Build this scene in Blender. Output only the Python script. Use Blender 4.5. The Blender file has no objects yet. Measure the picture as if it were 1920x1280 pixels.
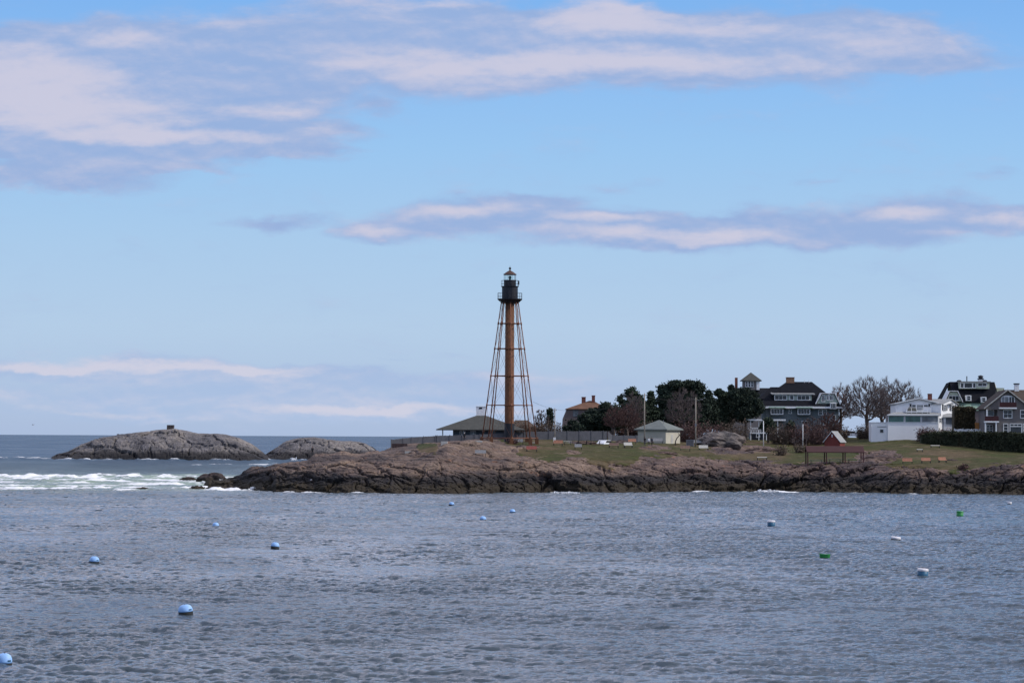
import bpy, bmesh, math, random
import numpy as np
from mathutils import Vector, Matrix

random.seed(7)
rng = np.random.default_rng(7)
scene = bpy.context.scene
col = scene.collection
R = math.radians

# ------------------------------------------------------------------ camera
F = 5700.0            # focal length in photograph pixels (1920 wide)
HC = 9.5              # eye height above the water
RHO = 0.0047
THETA = math.atan(178.5 / F)
def hor(px): return 814.0 + RHO * px

fwd = Vector((0, math.cos(THETA), math.sin(THETA)))
upv = Vector((0, -math.sin(THETA), math.cos(THETA)))
rgt = Vector((1, 0, 0))
xc = math.cos(RHO) * rgt + math.sin(RHO) * upv
yc = -math.sin(RHO) * rgt + math.cos(RHO) * upv
cam_d = bpy.data.cameras.new('camera')
cam = bpy.data.objects.new('camera', cam_d)
col.objects.link(cam)
m = Matrix((xc, yc, -fwd)).transposed().to_4x4()
m.translation = Vector((0, 0, HC))
cam.matrix_world = m
cam_d.sensor_width = 36.0
cam_d.lens = F / 1920.0 * 36.0
cam_d.clip_start = 1.0
cam_d.clip_end = 400000.0
scene.camera = cam

def wx(px, Y): return (px - 960.0) / F * Y
def wz(px, py, Y): return HC - (py - hor(px)) / F * Y
def wp(px, py, Y): return Vector((wx(px, Y), Y, wz(px, py, Y)))

# ------------------------------------------------------------------ noise
def _h(ix, iy, s):
    n = (ix.astype(np.int64) * 374761393 + iy.astype(np.int64) * 668265263 + s * 974711) & 0x7fffffff
    n = ((n ^ (n >> 13)) * 1274126177) & 0x7fffffff
    n = ((n ^ (n >> 16)) * 1103515245 + 12345) & 0x7fffffff
    return ((n >> 8) & 0xffff) / 65535.0
def vnoise(x, y, s=0):
    ix = np.floor(x); iy = np.floor(y); fx = x - ix; fy = y - iy
    ux = fx * fx * fx * (fx * (fx * 6 - 15) + 10); uy = fy * fy * fy * (fy * (fy * 6 - 15) + 10)
    def g(a, b):
        an = _h(ix + a, iy + b, s) * 2 * np.pi
        return np.cos(an) * (fx - a) + np.sin(an) * (fy - b)
    return 1.4 * ((g(0, 0) * (1 - ux) + g(1, 0) * ux) * (1 - uy) + (g(0, 1) * (1 - ux) + g(1, 1) * ux) * uy)
def fbm(x, y, o=4, s=0):
    a = 1.0; t = 0.0; r = 0.0
    for i in range(o):
        r = r + a * vnoise(x, y, s + i * 17); t += a; a *= 0.5; x = x * 2.03 + 11.3; y = y * 2.03 + 5.7
    return r / t * 1.6
def worley(x, y, s=0):
    ix = np.floor(x); iy = np.floor(y)
    f1 = np.full(x.shape, 9.0); f2 = np.full(x.shape, 9.0); idv = np.zeros(x.shape)
    for a in (-1, 0, 1):
        for b in (-1, 0, 1):
            cx = ix + a; cy = iy + b
            dx = cx + _h(cx, cy, s) - x; dy = cy + _h(cx, cy, s + 5) - y
            d = np.sqrt(dx * dx + dy * dy)
            near = d < f1
            f2 = np.where(near, f1, np.minimum(f2, d))
            idv = np.where(near, _h(cx, cy, s + 9), idv)
            f1 = np.where(near, d, f1)
    return f1, f2, idv
def sstep(a, b, x):
    t = np.clip((x - a) / (b - a), 0, 1); return t * t * (3 - 2 * t)

# ------------------------------------------------------------------ object helpers
def tag(o, label=None, cat=None, group=None, kind=None):
    if label: o['label'] = label
    if cat: o['category'] = cat
    if group: o['group'] = group
    if kind: o['kind'] = kind
    return o
def empty(name, loc, rz=0.0):
    o = bpy.data.objects.new(name, None); col.objects.link(o)
    o.location = loc; o.rotation_euler = (0, 0, rz); o.empty_display_size = 0.5
    return o
def thing(name, label, cat, loc, rz=0.0, group=None):
    return tag(empty(name, loc, rz), label, cat, group)
def link_mesh(name, me, mat, parent=None):
    o = bpy.data.objects.new(name, me); col.objects.link(o)
    if mat is not None:
        for mm in (mat if isinstance(mat, (list, tuple)) else [mat]): me.materials.append(mm)
    if parent is not None: o.parent = parent
    return o
def np_mesh(name, V, Fc, smooth=False):
    """V (n,3), Fc (m,k) with constant k"""
    me = bpy.data.meshes.new(name)
    V = np.asarray(V, dtype=np.float32); Fc = np.asarray(Fc, dtype=np.int32)
    me.vertices.add(len(V)); me.vertices.foreach_set('co', V.ravel())
    mf, k = Fc.shape
    me.loops.add(mf * k); me.loops.foreach_set('vertex_index', Fc.ravel())
    me.polygons.add(mf)
    me.polygons.foreach_set('loop_start', np.arange(0, mf * k, k, dtype=np.int32))
    me.polygons.foreach_set('loop_total', np.full(mf, k, dtype=np.int32))
    me.polygons.foreach_set('use_smooth', np.full(mf, smooth, dtype=bool))
    me.update(calc_edges=True); me.validate()
    return me
def copy_tree(o, parent=None):
    c = o.copy(); col.objects.link(c)
    if parent is not None: c.parent = parent
    for ch in list(o.children): copy_tree(ch, c)
    return c

class MB:
    def __init__(s): s.v = []; s.f = []
    def add(s, vs, fs):
        b = len(s.v); s.v += [tuple(v) for v in vs]; s.f += [tuple(i + b for i in f) for f in fs]; return s
    def box(s, x0, x1, y0, y1, z0, z1):
        return s.add([(x0,y0,z0),(x1,y0,z0),(x1,y1,z0),(x0,y1,z0),(x0,y0,z1),(x1,y0,z1),(x1,y1,z1),(x0,y1,z1)],
              [(0,3,2,1),(4,5,6,7),(0,1,5,4),(1,2,6,5),(2,3,7,6),(3,0,4,7)])
    def obox(s, o, u, v, w, a, b, c):
        """box from origin o spanning a*u, b*v, c*w"""
        o = Vector(o); u = Vector(u)*a; v = Vector(v)*b; w = Vector(w)*c
        P = [o, o+u, o+u+v, o+v, o+w, o+u+w, o+u+v+w, o+v+w]
        return s.add(P, [(0,3,2,1),(4,5,6,7),(0,1,5,4),(1,2,6,5),(2,3,7,6),(3,0,4,7)])
    def tube(s, p, q, r0, r1=None, n=6, cap=True):
        p = Vector(p); q = Vector(q); r1 = r0 if r1 is None else r1
        d = (q - p)
        if d.length < 1e-6: return s
        d.normalize(); a = d.orthogonal().normalized(); b = d.cross(a)
        vs = []
        for (c, r) in ((p, r0), (q, r1)):
            for i in range(n):
                t = 2*math.pi*i/n; vs.append(c + a*(r*math.cos(t)) + b*(r*math.sin(t)))
        fs = [(i, (i+1) % n, n+(i+1) % n, n+i) for i in range(n)]
        if cap: fs += [tuple(range(n-1, -1, -1)), tuple(range(n, 2*n))]
        return s.add(vs, fs)
    def lathe(s, prof, c=(0,0,0), n=24, ph=0.0):
        vs = []; fs = []
        for (r, z) in prof:
            for i in range(n):
                t = 2*math.pi*i/n + ph; vs.append((c[0]+r*math.cos(t), c[1]+r*math.sin(t), c[2]+z))
        for j in range(len(prof)-1):
            for i in range(n):
                fs.append((j*n+i, j*n+(i+1) % n, (j+1)*n+(i+1) % n, (j+1)*n+i))
        if prof[0][0] > 1e-4: fs.append(tuple(range(n-1, -1, -1)))
        if prof[-1][0] > 1e-4: fs.append(tuple(range((len(prof)-1)*n, len(prof)*n)))
        return s.add(vs, fs)
    def prism(s, poly, y0, y1):
        """poly in (x,z), extruded along y"""
        n = len(poly)
        vs = [(x, y0, z) for x, z in poly] + [(x, y1, z) for x, z in poly]
        fs = [tuple(range(n)), tuple(range(2*n-1, n-1, -1))] + [(i, n+i, n+(i+1) % n, (i+1) % n) for i in range(n)]
        return s.add(vs, fs)
    def prismx(s, poly, x0, x1):
        n = len(poly)
        vs = [(x0, y, z) for y, z in poly] + [(x1, y, z) for y, z in poly]
        fs = [tuple(range(n)), tuple(range(2*n-1, n-1, -1))] + [(i, n+i, n+(i+1) % n, (i+1) % n) for i in range(n)]
        return s.add(vs, fs)
    def build(s, name, mat, parent=None, smooth=False, bevel=0.0):
        me = bpy.data.meshes.new(name); me.from_pydata(s.v, [], s.f)
        bm = bmesh.new(); bm.from_mesh(me)
        bmesh.ops.remove_doubles(bm, verts=bm.verts, dist=1e-5)
        bmesh.ops.recalc_face_normals(bm, faces=bm.faces)
        if bevel > 0:
            bmesh.ops.bevel(bm, geom=[e for e in bm.edges], offset=bevel, segments=1, affect='EDGES')
        bm.to_mesh(me); bm.free()
        if smooth:
            for p in me.polygons: p.use_smooth = True
        me.update()
        return link_mesh(name, me, mat, parent)

# ------------------------------------------------------------------ materials
def new_mat(name):
    mt = bpy.data.materials.new(name); mt.use_nodes = True
    nt = mt.node_tree; b = nt.nodes['Principled BSDF']
    return mt, nt, b
def N(nt, t, **kw):
    n = nt.nodes.new(t)
    for k, v in kw.items(): setattr(n, k, v)
    return n
def setin(n, **kw):
    for k, v in kw.items(): n.inputs[k.replace('_', ' ')].default_value = v
def mathn(nt, op, a, b=None, c=None, clamp=False):
    n = nt.nodes.new('ShaderNodeMath'); n.operation = op; n.use_clamp = clamp
    for i, v in enumerate((a, b, c)):
        if v is None: continue
        if isinstance(v, (int, float)): n.inputs[i].default_value = v
        else: nt.links.new(v, n.inputs[i])
    return n.outputs[0]
def mixc(nt, fac, a, b, mode='MIX'):
    n = nt.nodes.new('ShaderNodeMix'); n.data_type = 'RGBA'; n.blend_type = mode
    for sock, v in ((n.inputs[0], fac), (n.inputs[6], a), (n.inputs[7], b)):
        if isinstance(v, (int, float)): sock.default_value = v
        elif isinstance(v, (tuple, list)): sock.default_value = (v[0], v[1], v[2], 1)
        else: nt.links.new(v, sock)
    return n.outputs[2]
def ramp(nt, fac, stops, interp='LINEAR'):
    n = nt.nodes.new('ShaderNodeValToRGB'); n.color_ramp.interpolation = interp
    e = n.color_ramp.elements
    while len(e) > 1: e.remove(e[-1])
    e[0].position = stops[0][0]; c = stops[0][1]; e[0].color = (c[0], c[1], c[2], 1) if not isinstance(c, (int, float)) else (c, c, c, 1)
    for p, c in stops[1:]:
        x = e.new(p); x.color = (c[0], c[1], c[2], 1) if not isinstance(c, (int, float)) else (c, c, c, 1)
    nt.links.new(fac, n.inputs[0]); return n.outputs[0]
def noise(nt, vec, scale, detail=4, rough=0.55, dist=0.0):
    n = nt.nodes.new('ShaderNodeTexNoise'); n.inputs['Scale'].default_value = scale
    n.inputs['Detail'].default_value = detail; n.inputs['Roughness'].default_value = rough; n.inputs['Distortion'].default_value = dist
    if vec is not None: nt.links.new(vec, n.inputs['Vector'])
    return n.outputs['Fac']
def mapr(nt, v, a, b, c=0.0, d=1.0, smooth=True):
    n = nt.nodes.new('ShaderNodeMapRange'); n.interpolation_type = 'SMOOTHSTEP' if smooth else 'LINEAR'
    nt.links.new(v, n.inputs[0])
    for i, q in enumerate((a, b, c, d)): n.inputs[i+1].default_value = q
    return n.outputs[0]
def vscale(nt, vec, s, off=(0,0,0), rot=(0,0,0)):
    n = nt.nodes.new('ShaderNodeMapping'); n.inputs['Scale'].default_value = s; n.inputs['Location'].default_value = off
    n.inputs['Rotation'].default_value = rot
    nt.links.new(vec, n.inputs['Vector']); return n.outputs[0]

def pmat(name, c, rough=0.8, var=0.25, scale=1.5, bands=0.0, metal=0.0, spec=0.3, c2=None, c2thr=(0.55, 0.7), bump=0.0):
    mt, nt, b = new_mat(name)
    tc = N(nt, 'ShaderNodeTexCoord').outputs['Object']
    n1 = noise(nt, tc, scale, 6, 0.65)
    lo = tuple(max(0, x*(1-var)) for x in c); hi = tuple(min(1, x*(1+var)) for x in c)
    cc = ramp(nt, n1, [(0.3, lo), (0.7, hi)])
    if c2 is not None:
        n2 = noise(nt, tc, scale*0.6, 5, 0.7, 0.4)
        cc = mixc(nt, mapr(nt, n2, c2thr[0], c2thr[1]), cc, c2)
    h = None
    if bands > 0:
        w = N(nt, 'ShaderNodeTexWave'); w.bands_direction = 'Z'; w.wave_profile = 'SAW'
        w.inputs['Scale'].default_value = bands; nt.links.new(tc, w.inputs['Vector'])
        h = w.outputs['Fac']
        cc = mixc(nt, mathn(nt, 'MULTIPLY', h, 0.12), cc, tuple(x*0.6 for x in c))
    nt.links.new(cc, b.inputs['Base Color'])
    rn = mapr(nt, n1, 0.3, 0.7, max(0, rough-0.08), min(1, rough+0.08), False); nt.links.new(rn, b.inputs['Roughness'])
    b.inputs['Metallic'].default_value = metal; b.inputs['Specular IOR Level'].default_value = spec
    if bump > 0 or h is not None:
        bp = N(nt, 'ShaderNodeBump'); bp.inputs['Strength'].default_value = 0.5; bp.inputs['Distance'].default_value = bump if bump > 0 else 0.02
        nt.links.new(h if h is not None else n1, bp.inputs['Height']); nt.links.new(bp.outputs[0], b.inputs['Normal'])
    return mt

M = {}
M['rust'] = pmat('rust_column', (0.128, 0.056, 0.028), 0.8, 0.3, 0.7, c2=(0.085, 0.038, 0.023))
M['rust_dark'] = pmat('rust_legs', (0.20, 0.085, 0.050), 0.75, 0.3, 0.8)
M['black'] = pmat('black_paint', (0.016, 0.017, 0.022), 0.5, 0.3, 1.0)
M['roof_copper'] = pmat('lantern_roof_brown', (0.075, 0.04, 0.03), 0.6, 0.25, 2)
M['metal_grey'] = pmat('grey_metal', (0.2, 0.2, 0.22), 0.5, 0.2, 2, metal=0.4)
M['white'] = pmat('white_paint', (0.83, 0.83, 0.83), 0.6, 0.05, 0.6, bands=2.0)
M['white_trim'] = pmat('white_trim', (0.72, 0.73, 0.73), 0.55, 0.06, 1.0)
M['cream'] = pmat('cream_stucco', (0.46, 0.43, 0.35), 0.9, 0.1, 0.6)
M['grey_roof'] = pmat('grey_shingle_roof', (0.072, 0.073, 0.067), 0.95, 0.18, 1.2, spec=0.1)
M['grey_roof_light'] = pmat('pale_grey_roof', (0.27, 0.275, 0.27), 0.9, 0.14, 1.0)
M['green_grey_roof'] = pmat('green_grey_roof', (0.16, 0.175, 0.165), 0.95, 0.15, 1.0, spec=0.1)
M['dark_roof'] = pmat('black_shingle_roof', (0.012, 0.013, 0.017), 0.95, 0.25, 1.2, spec=0.08)
M['brown_roof'] = pmat('brown_shingle_roof', (0.085, 0.068, 0.056), 0.95, 0.2, 1.0, spec=0.1)
M['orange_roof'] = pmat('orange_brown_roof', (0.145, 0.082, 0.056), 0.95, 0.2, 1.0, spec=0.1)
M['red_roof'] = pmat('dull_red_roof', (0.055, 0.025, 0.025), 0.9, 0.2, 0.8)
M['sage'] = pmat('sage_shingle', (0.30, 0.36, 0.32), 0.9, 0.12, 1.0, bands=2.2)
M['sage_dark'] = pmat('grey_green_shingle', (0.15, 0.175, 0.185), 0.9, 0.14, 1.0, bands=2.2)
M['pale_green'] = pmat('pale_green_siding', (0.42, 0.46, 0.36), 0.9, 0.1, 1.0, bands=2.2)
M['green_roof'] = pmat('weathered_copper_green', (0.2, 0.29, 0.23), 0.7, 0.15, 1.5)
M['blue_grey'] = pmat('blue_grey_shingle', (0.12, 0.145, 0.175), 0.9, 0.15, 1.0, bands=2.2)
M['taupe'] = pmat('taupe_shingle', (0.17, 0.155, 0.15), 0.9, 0.14, 1.0, bands=2.2)
M['mauve'] = pmat('weathered_mauve_shingle', (0.15, 0.12, 0.118), 0.9, 0.15, 1.0, bands=2.2)
M['brick'] = pmat('dark_red_brick', (0.16, 0.06, 0.045), 0.9, 0.3, 3.0)
M['brick_tan'] = pmat('tan_brick', (0.22, 0.13, 0.085), 0.9, 0.3, 3.0)
M['red_wall'] = pmat('barn_red_wall', (0.165, 0.040, 0.032), 0.85, 0.18, 1.2)
M['balcony_red'] = pmat('dark_red_rail', (0.075, 0.028, 0.03), 0.7, 0.2, 1.5)
M['fence'] = pmat('weathered_grey_fence', (0.10, 0.102, 0.115), 0.95, 0.2, 1.3)
M['pole'] = pmat('weathered_pole', (0.27, 0.24, 0.2), 0.95, 0.25, 1.2)
M['concrete'] = pmat('pale_concrete', (0.4, 0.39, 0.36), 0.9, 0.15, 1.0)
M['bench_grey'] = pmat('silver_bench_wood', (0.27, 0.27, 0.27), 0.9, 0.2, 3.0)
M['bench_white'] = pmat('pale_bench_wood', (0.5, 0.48, 0.43), 0.9, 0.15, 3.0)
M['bench_orange'] = pmat('orange_bench_wood', (0.40, 0.195, 0.125), 0.85, 0.2, 3.0)
M['bench_red'] = pmat('red_bench_wood', (0.27, 0.085, 0.07), 0.85, 0.2, 3.0)
M['bench_brown'] = pmat('brown_bench_wood', (0.23, 0.15, 0.115), 0.85, 0.2, 3.0)
M['bench_leg'] = pmat('dark_bench_metal', (0.02, 0.02, 0.022), 0.6, 0.2, 2.0)
M['stone'] = pmat('dark_rubble_stone', (0.085, 0.07, 0.065), 0.95, 0.4, 1.6, bump=0.05)
M['brown_wall'] = pmat('brown_rubble_wall', (0.12, 0.078, 0.066), 0.95, 0.4, 1.8, bump=0.08)
M['orange_wood'] = pmat('fresh_orange_wood', (0.38, 0.17, 0.055), 0.8, 0.15, 2.0)
M['bark'] = pmat('grey_brown_bark', (0.085, 0.066, 0.058), 0.95, 0.3, 2.0)
M['bark_dark'] = pmat('dark_bark', (0.04, 0.033, 0.03), 0.95, 0.3, 2.0)
M['twig'] = pmat('grey_brown_twigs', (0.115, 0.09, 0.085), 0.95, 0.25, 0.6)
M['twig_red'] = pmat('reddish_twigs', (0.10, 0.058, 0.052), 0.95, 0.25, 0.6)
M['scrub'] = pmat('brown_scrub', (0.105, 0.078, 0.06), 0.95, 0.3, 0.6)
M['needle'] = pmat('dark_pine_needles', (0.032, 0.047, 0.028), 0.9, 0.5, 0.35, c2=(0.055, 0.068, 0.03))
M['needle2'] = pmat('blackish_pine_needles', (0.027, 0.040, 0.027), 0.9, 0.5, 0.4, c2=(0.045, 0.055, 0.028))
M['hedge'] = pmat('clipped_dark_hedge', (0.034, 0.040, 0.021), 0.9, 0.5, 0.6, c2=(0.06, 0.048, 0.026))
M['hedge_brown'] = pmat('brown_green_arborvitae', (0.052, 0.042, 0.023), 0.9, 0.4, 0.5)
M['skin'] = pmat('skin', (0.45, 0.27, 0.2), 0.6, 0.05, 5)
M['hair'] = pmat('dark_hair', (0.03, 0.02, 0.015), 0.7, 0.2, 8)
M['cloth_black'] = pmat('black_cloth', (0.015, 0.016, 0.02), 0.9, 0.2, 5)
M['cloth_white'] = pmat('white_cloth', (0.7, 0.7, 0.7), 0.9, 0.06, 5)
M['cloth_navy'] = pmat('navy_cloth', (0.025, 0.03, 0.05), 0.9, 0.2, 5)
M['car_white'] = pmat('white_car_paint', (0.75, 0.76, 0.78), 0.3, 0.04, 0.5, spec=0.5)
M['tyre'] = pmat('tyre_rubber', (0.02, 0.02, 0.02), 0.85, 0.2, 5)
M['buoy_blue'] = pmat('sky_blue_buoy', (0.27, 0.47, 0.78), 0.5, 0.14, 2.0, spec=0.3, c2=(0.42, 0.56, 0.72), c2thr=(0.5, 0.75))
M['buoy_white'] = pmat('white_buoy', (0.68, 0.65, 0.66), 0.5, 0.12, 2.5)
M['buoy_band'] = pmat('blue_buoy_band', (0.03, 0.11, 0.19), 0.4, 0.2, 2.0)
M['buoy_green'] = pmat('green_buoy', (0.03, 0.23, 0.06), 0.4, 0.15, 2.0)
M['algae'] = pmat('black_waterline_growth', (0.008, 0.01, 0.011), 0.7, 0.3, 4.0)
M['gull'] = pmat('gull_white', (0.6, 0.6, 0.62), 0.8, 0.1, 6)
M['wire'] = pmat('cable', (0.06, 0.06, 0.065), 0.7, 0.1, 1)
M['wood_deck'] = pmat('weathered_deck', (0.2, 0.18, 0.16), 0.9, 0.2, 2)

def glass_mat(name, c, rough=0.08):
    mt, nt, b = new_mat(name)
    tc = N(nt, 'ShaderNodeTexCoord').outputs['Object']
    cc = ramp(nt, noise(nt, tc, 0.7, 3), [(0.3, tuple(x*0.6 for x in c)), (0.7, tuple(x*1.5 for x in c))])
    nt.links.new(cc, b.inputs['Base Color'])
    b.inputs['Roughness'].default_value = rough; b.inputs['Specular IOR Level'].default_value = 0.5
    return mt
M['pane'] = glass_mat('dark_window_glass', (0.02, 0.024, 0.03))
M['pane_green'] = glass_mat('green_porch_glass', (0.05, 0.13, 0.11))
M['pane_grey'] = glass_mat('curtained_glass', (0.16, 0.17, 0.18), 0.2)
mt, nt, b = new_mat('lantern_glass'); b.inputs['Transmission Weight'].default_value = 1.0; b.inputs['IOR'].default_value = 1.02
b.inputs['Base Color'].default_value = (0.9, 0.97, 0.95, 1); b.inputs['Roughness'].default_value = 0.0; M['clear'] = mt
M['lens'] = glass_mat('teal_lens', (0.04, 0.13, 0.13), 0.15)

# rock -------------------------------------------------------------
def rock_mat(name, cols, z_black=(2.4, 3.6), z_weed=(1.1, 2.0), orange=True, weed=(0.040, 0.031, 0.019), sc=1.0):
    mt, nt, b = new_mat(name)
    pos = N(nt, 'ShaderNodeNewGeometry').outputs['Position']
    z = N(nt, 'ShaderNodeSeparateXYZ'); nt.links.new(pos, z.inputs[0]); z = z.outputs['Z']
    st = vscale(nt, pos, (0.8, 0.6, 2.0), rot=(0, R(24), 0))
    n1 = noise(nt, pos, 0.11*sc, 6, 0.6, 0.6)
    n2 = noise(nt, st, 0.75*sc, 9, 0.72, 0.5)
    n3 = noise(nt, st, 2.6*sc, 6, 0.7)
    c = ramp(nt, n1, [(0.38, cols[0]), (0.5, cols[1]), (0.62, cols[2])])
    c = mixc(nt, 1.0, c, ramp(nt, n2, [(0.32, 0.38), (0.47, 0.82), (0.6, 1.12), (0.74, 1.55)]), 'MULTIPLY')
    c = mixc(nt, 1.0, c, ramp(nt, n3, [(0.3, 0.6), (0.7, 1.35)]), 'MULTIPLY')
    if orange:
        sx_ = N(nt, 'ShaderNodeSeparateXYZ'); nt.links.new(pos, sx_.inputs[0])
        xe = mathn(nt, 'ADD', sx_.outputs['X'], mathn(nt, 'MULTIPLY', mathn(nt, 'SUBTRACT', noise(nt, pos, 0.08, 4, 0.6), 0.5), 60.0))
        c = mixc(nt, mapr(nt, xe, -12, 34), c, mixc(nt, 1.0, c, (0.80, 0.78, 0.84), 'MULTIPLY'))
        c = mixc(nt, mathn(nt, 'MULTIPLY', mapr(nt, noise(nt, pos, 0.27, 5, 0.7, 0.3), 0.60, 0.72), 0.75), c, (0.27, 0.13, 0.075))
    zn = mathn(nt, 'ADD', z, mathn(nt, 'MULTIPLY', mathn(nt, 'SUBTRACT', noise(nt, pos, 0.16, 5, 0.6), 0.5), -3.4))
    blk = mapr(nt, zn, z_black[0], z_black[1], 1.0, 0.0)
    c = mixc(nt, mathn(nt, 'MULTIPLY', blk, 0.92), c, (0.018, 0.017, 0.018))
    zw = mathn(nt, 'ADD', z, mathn(nt, 'MULTIPLY', mathn(nt, 'SUBTRACT', noise(nt, pos, 0.5, 5, 0.7), 0.5), -2.2))
    wd = mapr(nt, zw, z_weed[0], z_weed[1], 1.0, 0.0)
    wc = mixc(nt, noise(nt, pos, 1.8, 4, 0.7), tuple(x*0.3 for x in weed), tuple(x*1.5 for x in weed))
    c = mixc(nt, mathn(nt, 'MULTIPLY', wd, 0.88), c, wc)
    nt.links.new(c, b.inputs['Base Color'])
    b.inputs['Roughness'].default_value = 0.9; b.inputs['Specular IOR Level'].default_value = 0.25
    bp = N(nt, 'ShaderNodeBump'); bp.inputs['Strength'].default_value = 0.9; bp.inputs['Distance'].default_value = 0.35/sc
    nt.links.new(mathn(nt, 'ADD', n2, mathn(nt, 'MULTIPLY', n3, 0.35)), bp.inputs['Height']); nt.links.new(bp.outputs[0], b.inputs['Normal'])
    return mt
M['rock'] = rock_mat('granite_shore', [(0.078, 0.060, 0.055), (0.142, 0.101, 0.082), (0.215, 0.153, 0.111)])
M['rock_isle'] = rock_mat('grey_island_granite', [(0.105, 0.099, 0.104), (0.16, 0.147, 0.144), (0.22, 0.195, 0.177)], (2.2, 4.6), (-2, -1), False, sc=0.55)
M['rock_wet'] = rock_mat('wet_dark_rock', [(0.05, 0.04, 0.036), (0.06, 0.045, 0.04), (0.09, 0.06, 0.05)], (-2, 3.0), (0.2, 0.8), False)
M['rock_grey'] = rock_mat('grey_boulder', [(0.09, 0.082, 0.08), (0.13, 0.115, 0.108), (0.18, 0.15, 0.135)], (-9, -8), (-9, -8), False)

mt, nt, b = new_mat('early_spring_turf')
pos = N(nt, 'ShaderNodeNewGeometry').outputs['Position']
n1 = noise(nt, pos, 0.07, 5, 0.6, 0.5); n2 = noise(nt, pos, 0.6, 6, 0.7); n3 = noise(nt, pos, 3.0, 4, 0.7)
c = ramp(nt, n1, [(0.40, (0.049, 0.057, 0.018)), (0.51, (0.064, 0.058, 0.024)), (0.60, (0.100, 0.075, 0.042))])
c = mixc(nt, 1.0, c, ramp(nt, n2, [(0.3, 0.65), (0.7, 1.3)]), 'MULTIPLY')
c = mixc(nt, 1.0, c, ramp(nt, n3, [(0.3, 0.75), (0.7, 1.25)]), 'MULTIPLY')
c = mixc(nt, mathn(nt, 'MULTIPLY', mapr(nt, noise(nt, pos, 0.3, 6, 0.78), 0.55, 0.66), 0.7), c, (0.17, 0.125, 0.09))
nt.links.new(c, b.inputs['Base Color']); b.inputs['Roughness'].default_value = 0.95; b.inputs['Specular IOR Level'].default_value = 0.1
bp = N(nt, 'ShaderNodeBump'); bp.inputs['Strength'].default_value = 0.6; bp.inputs['Distance'].default_value = 0.1
nt.links.new(n3, bp.inputs['Height']); nt.links.new(bp.outputs[0], b.inputs['Normal'])
M['turf'] = mt

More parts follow.
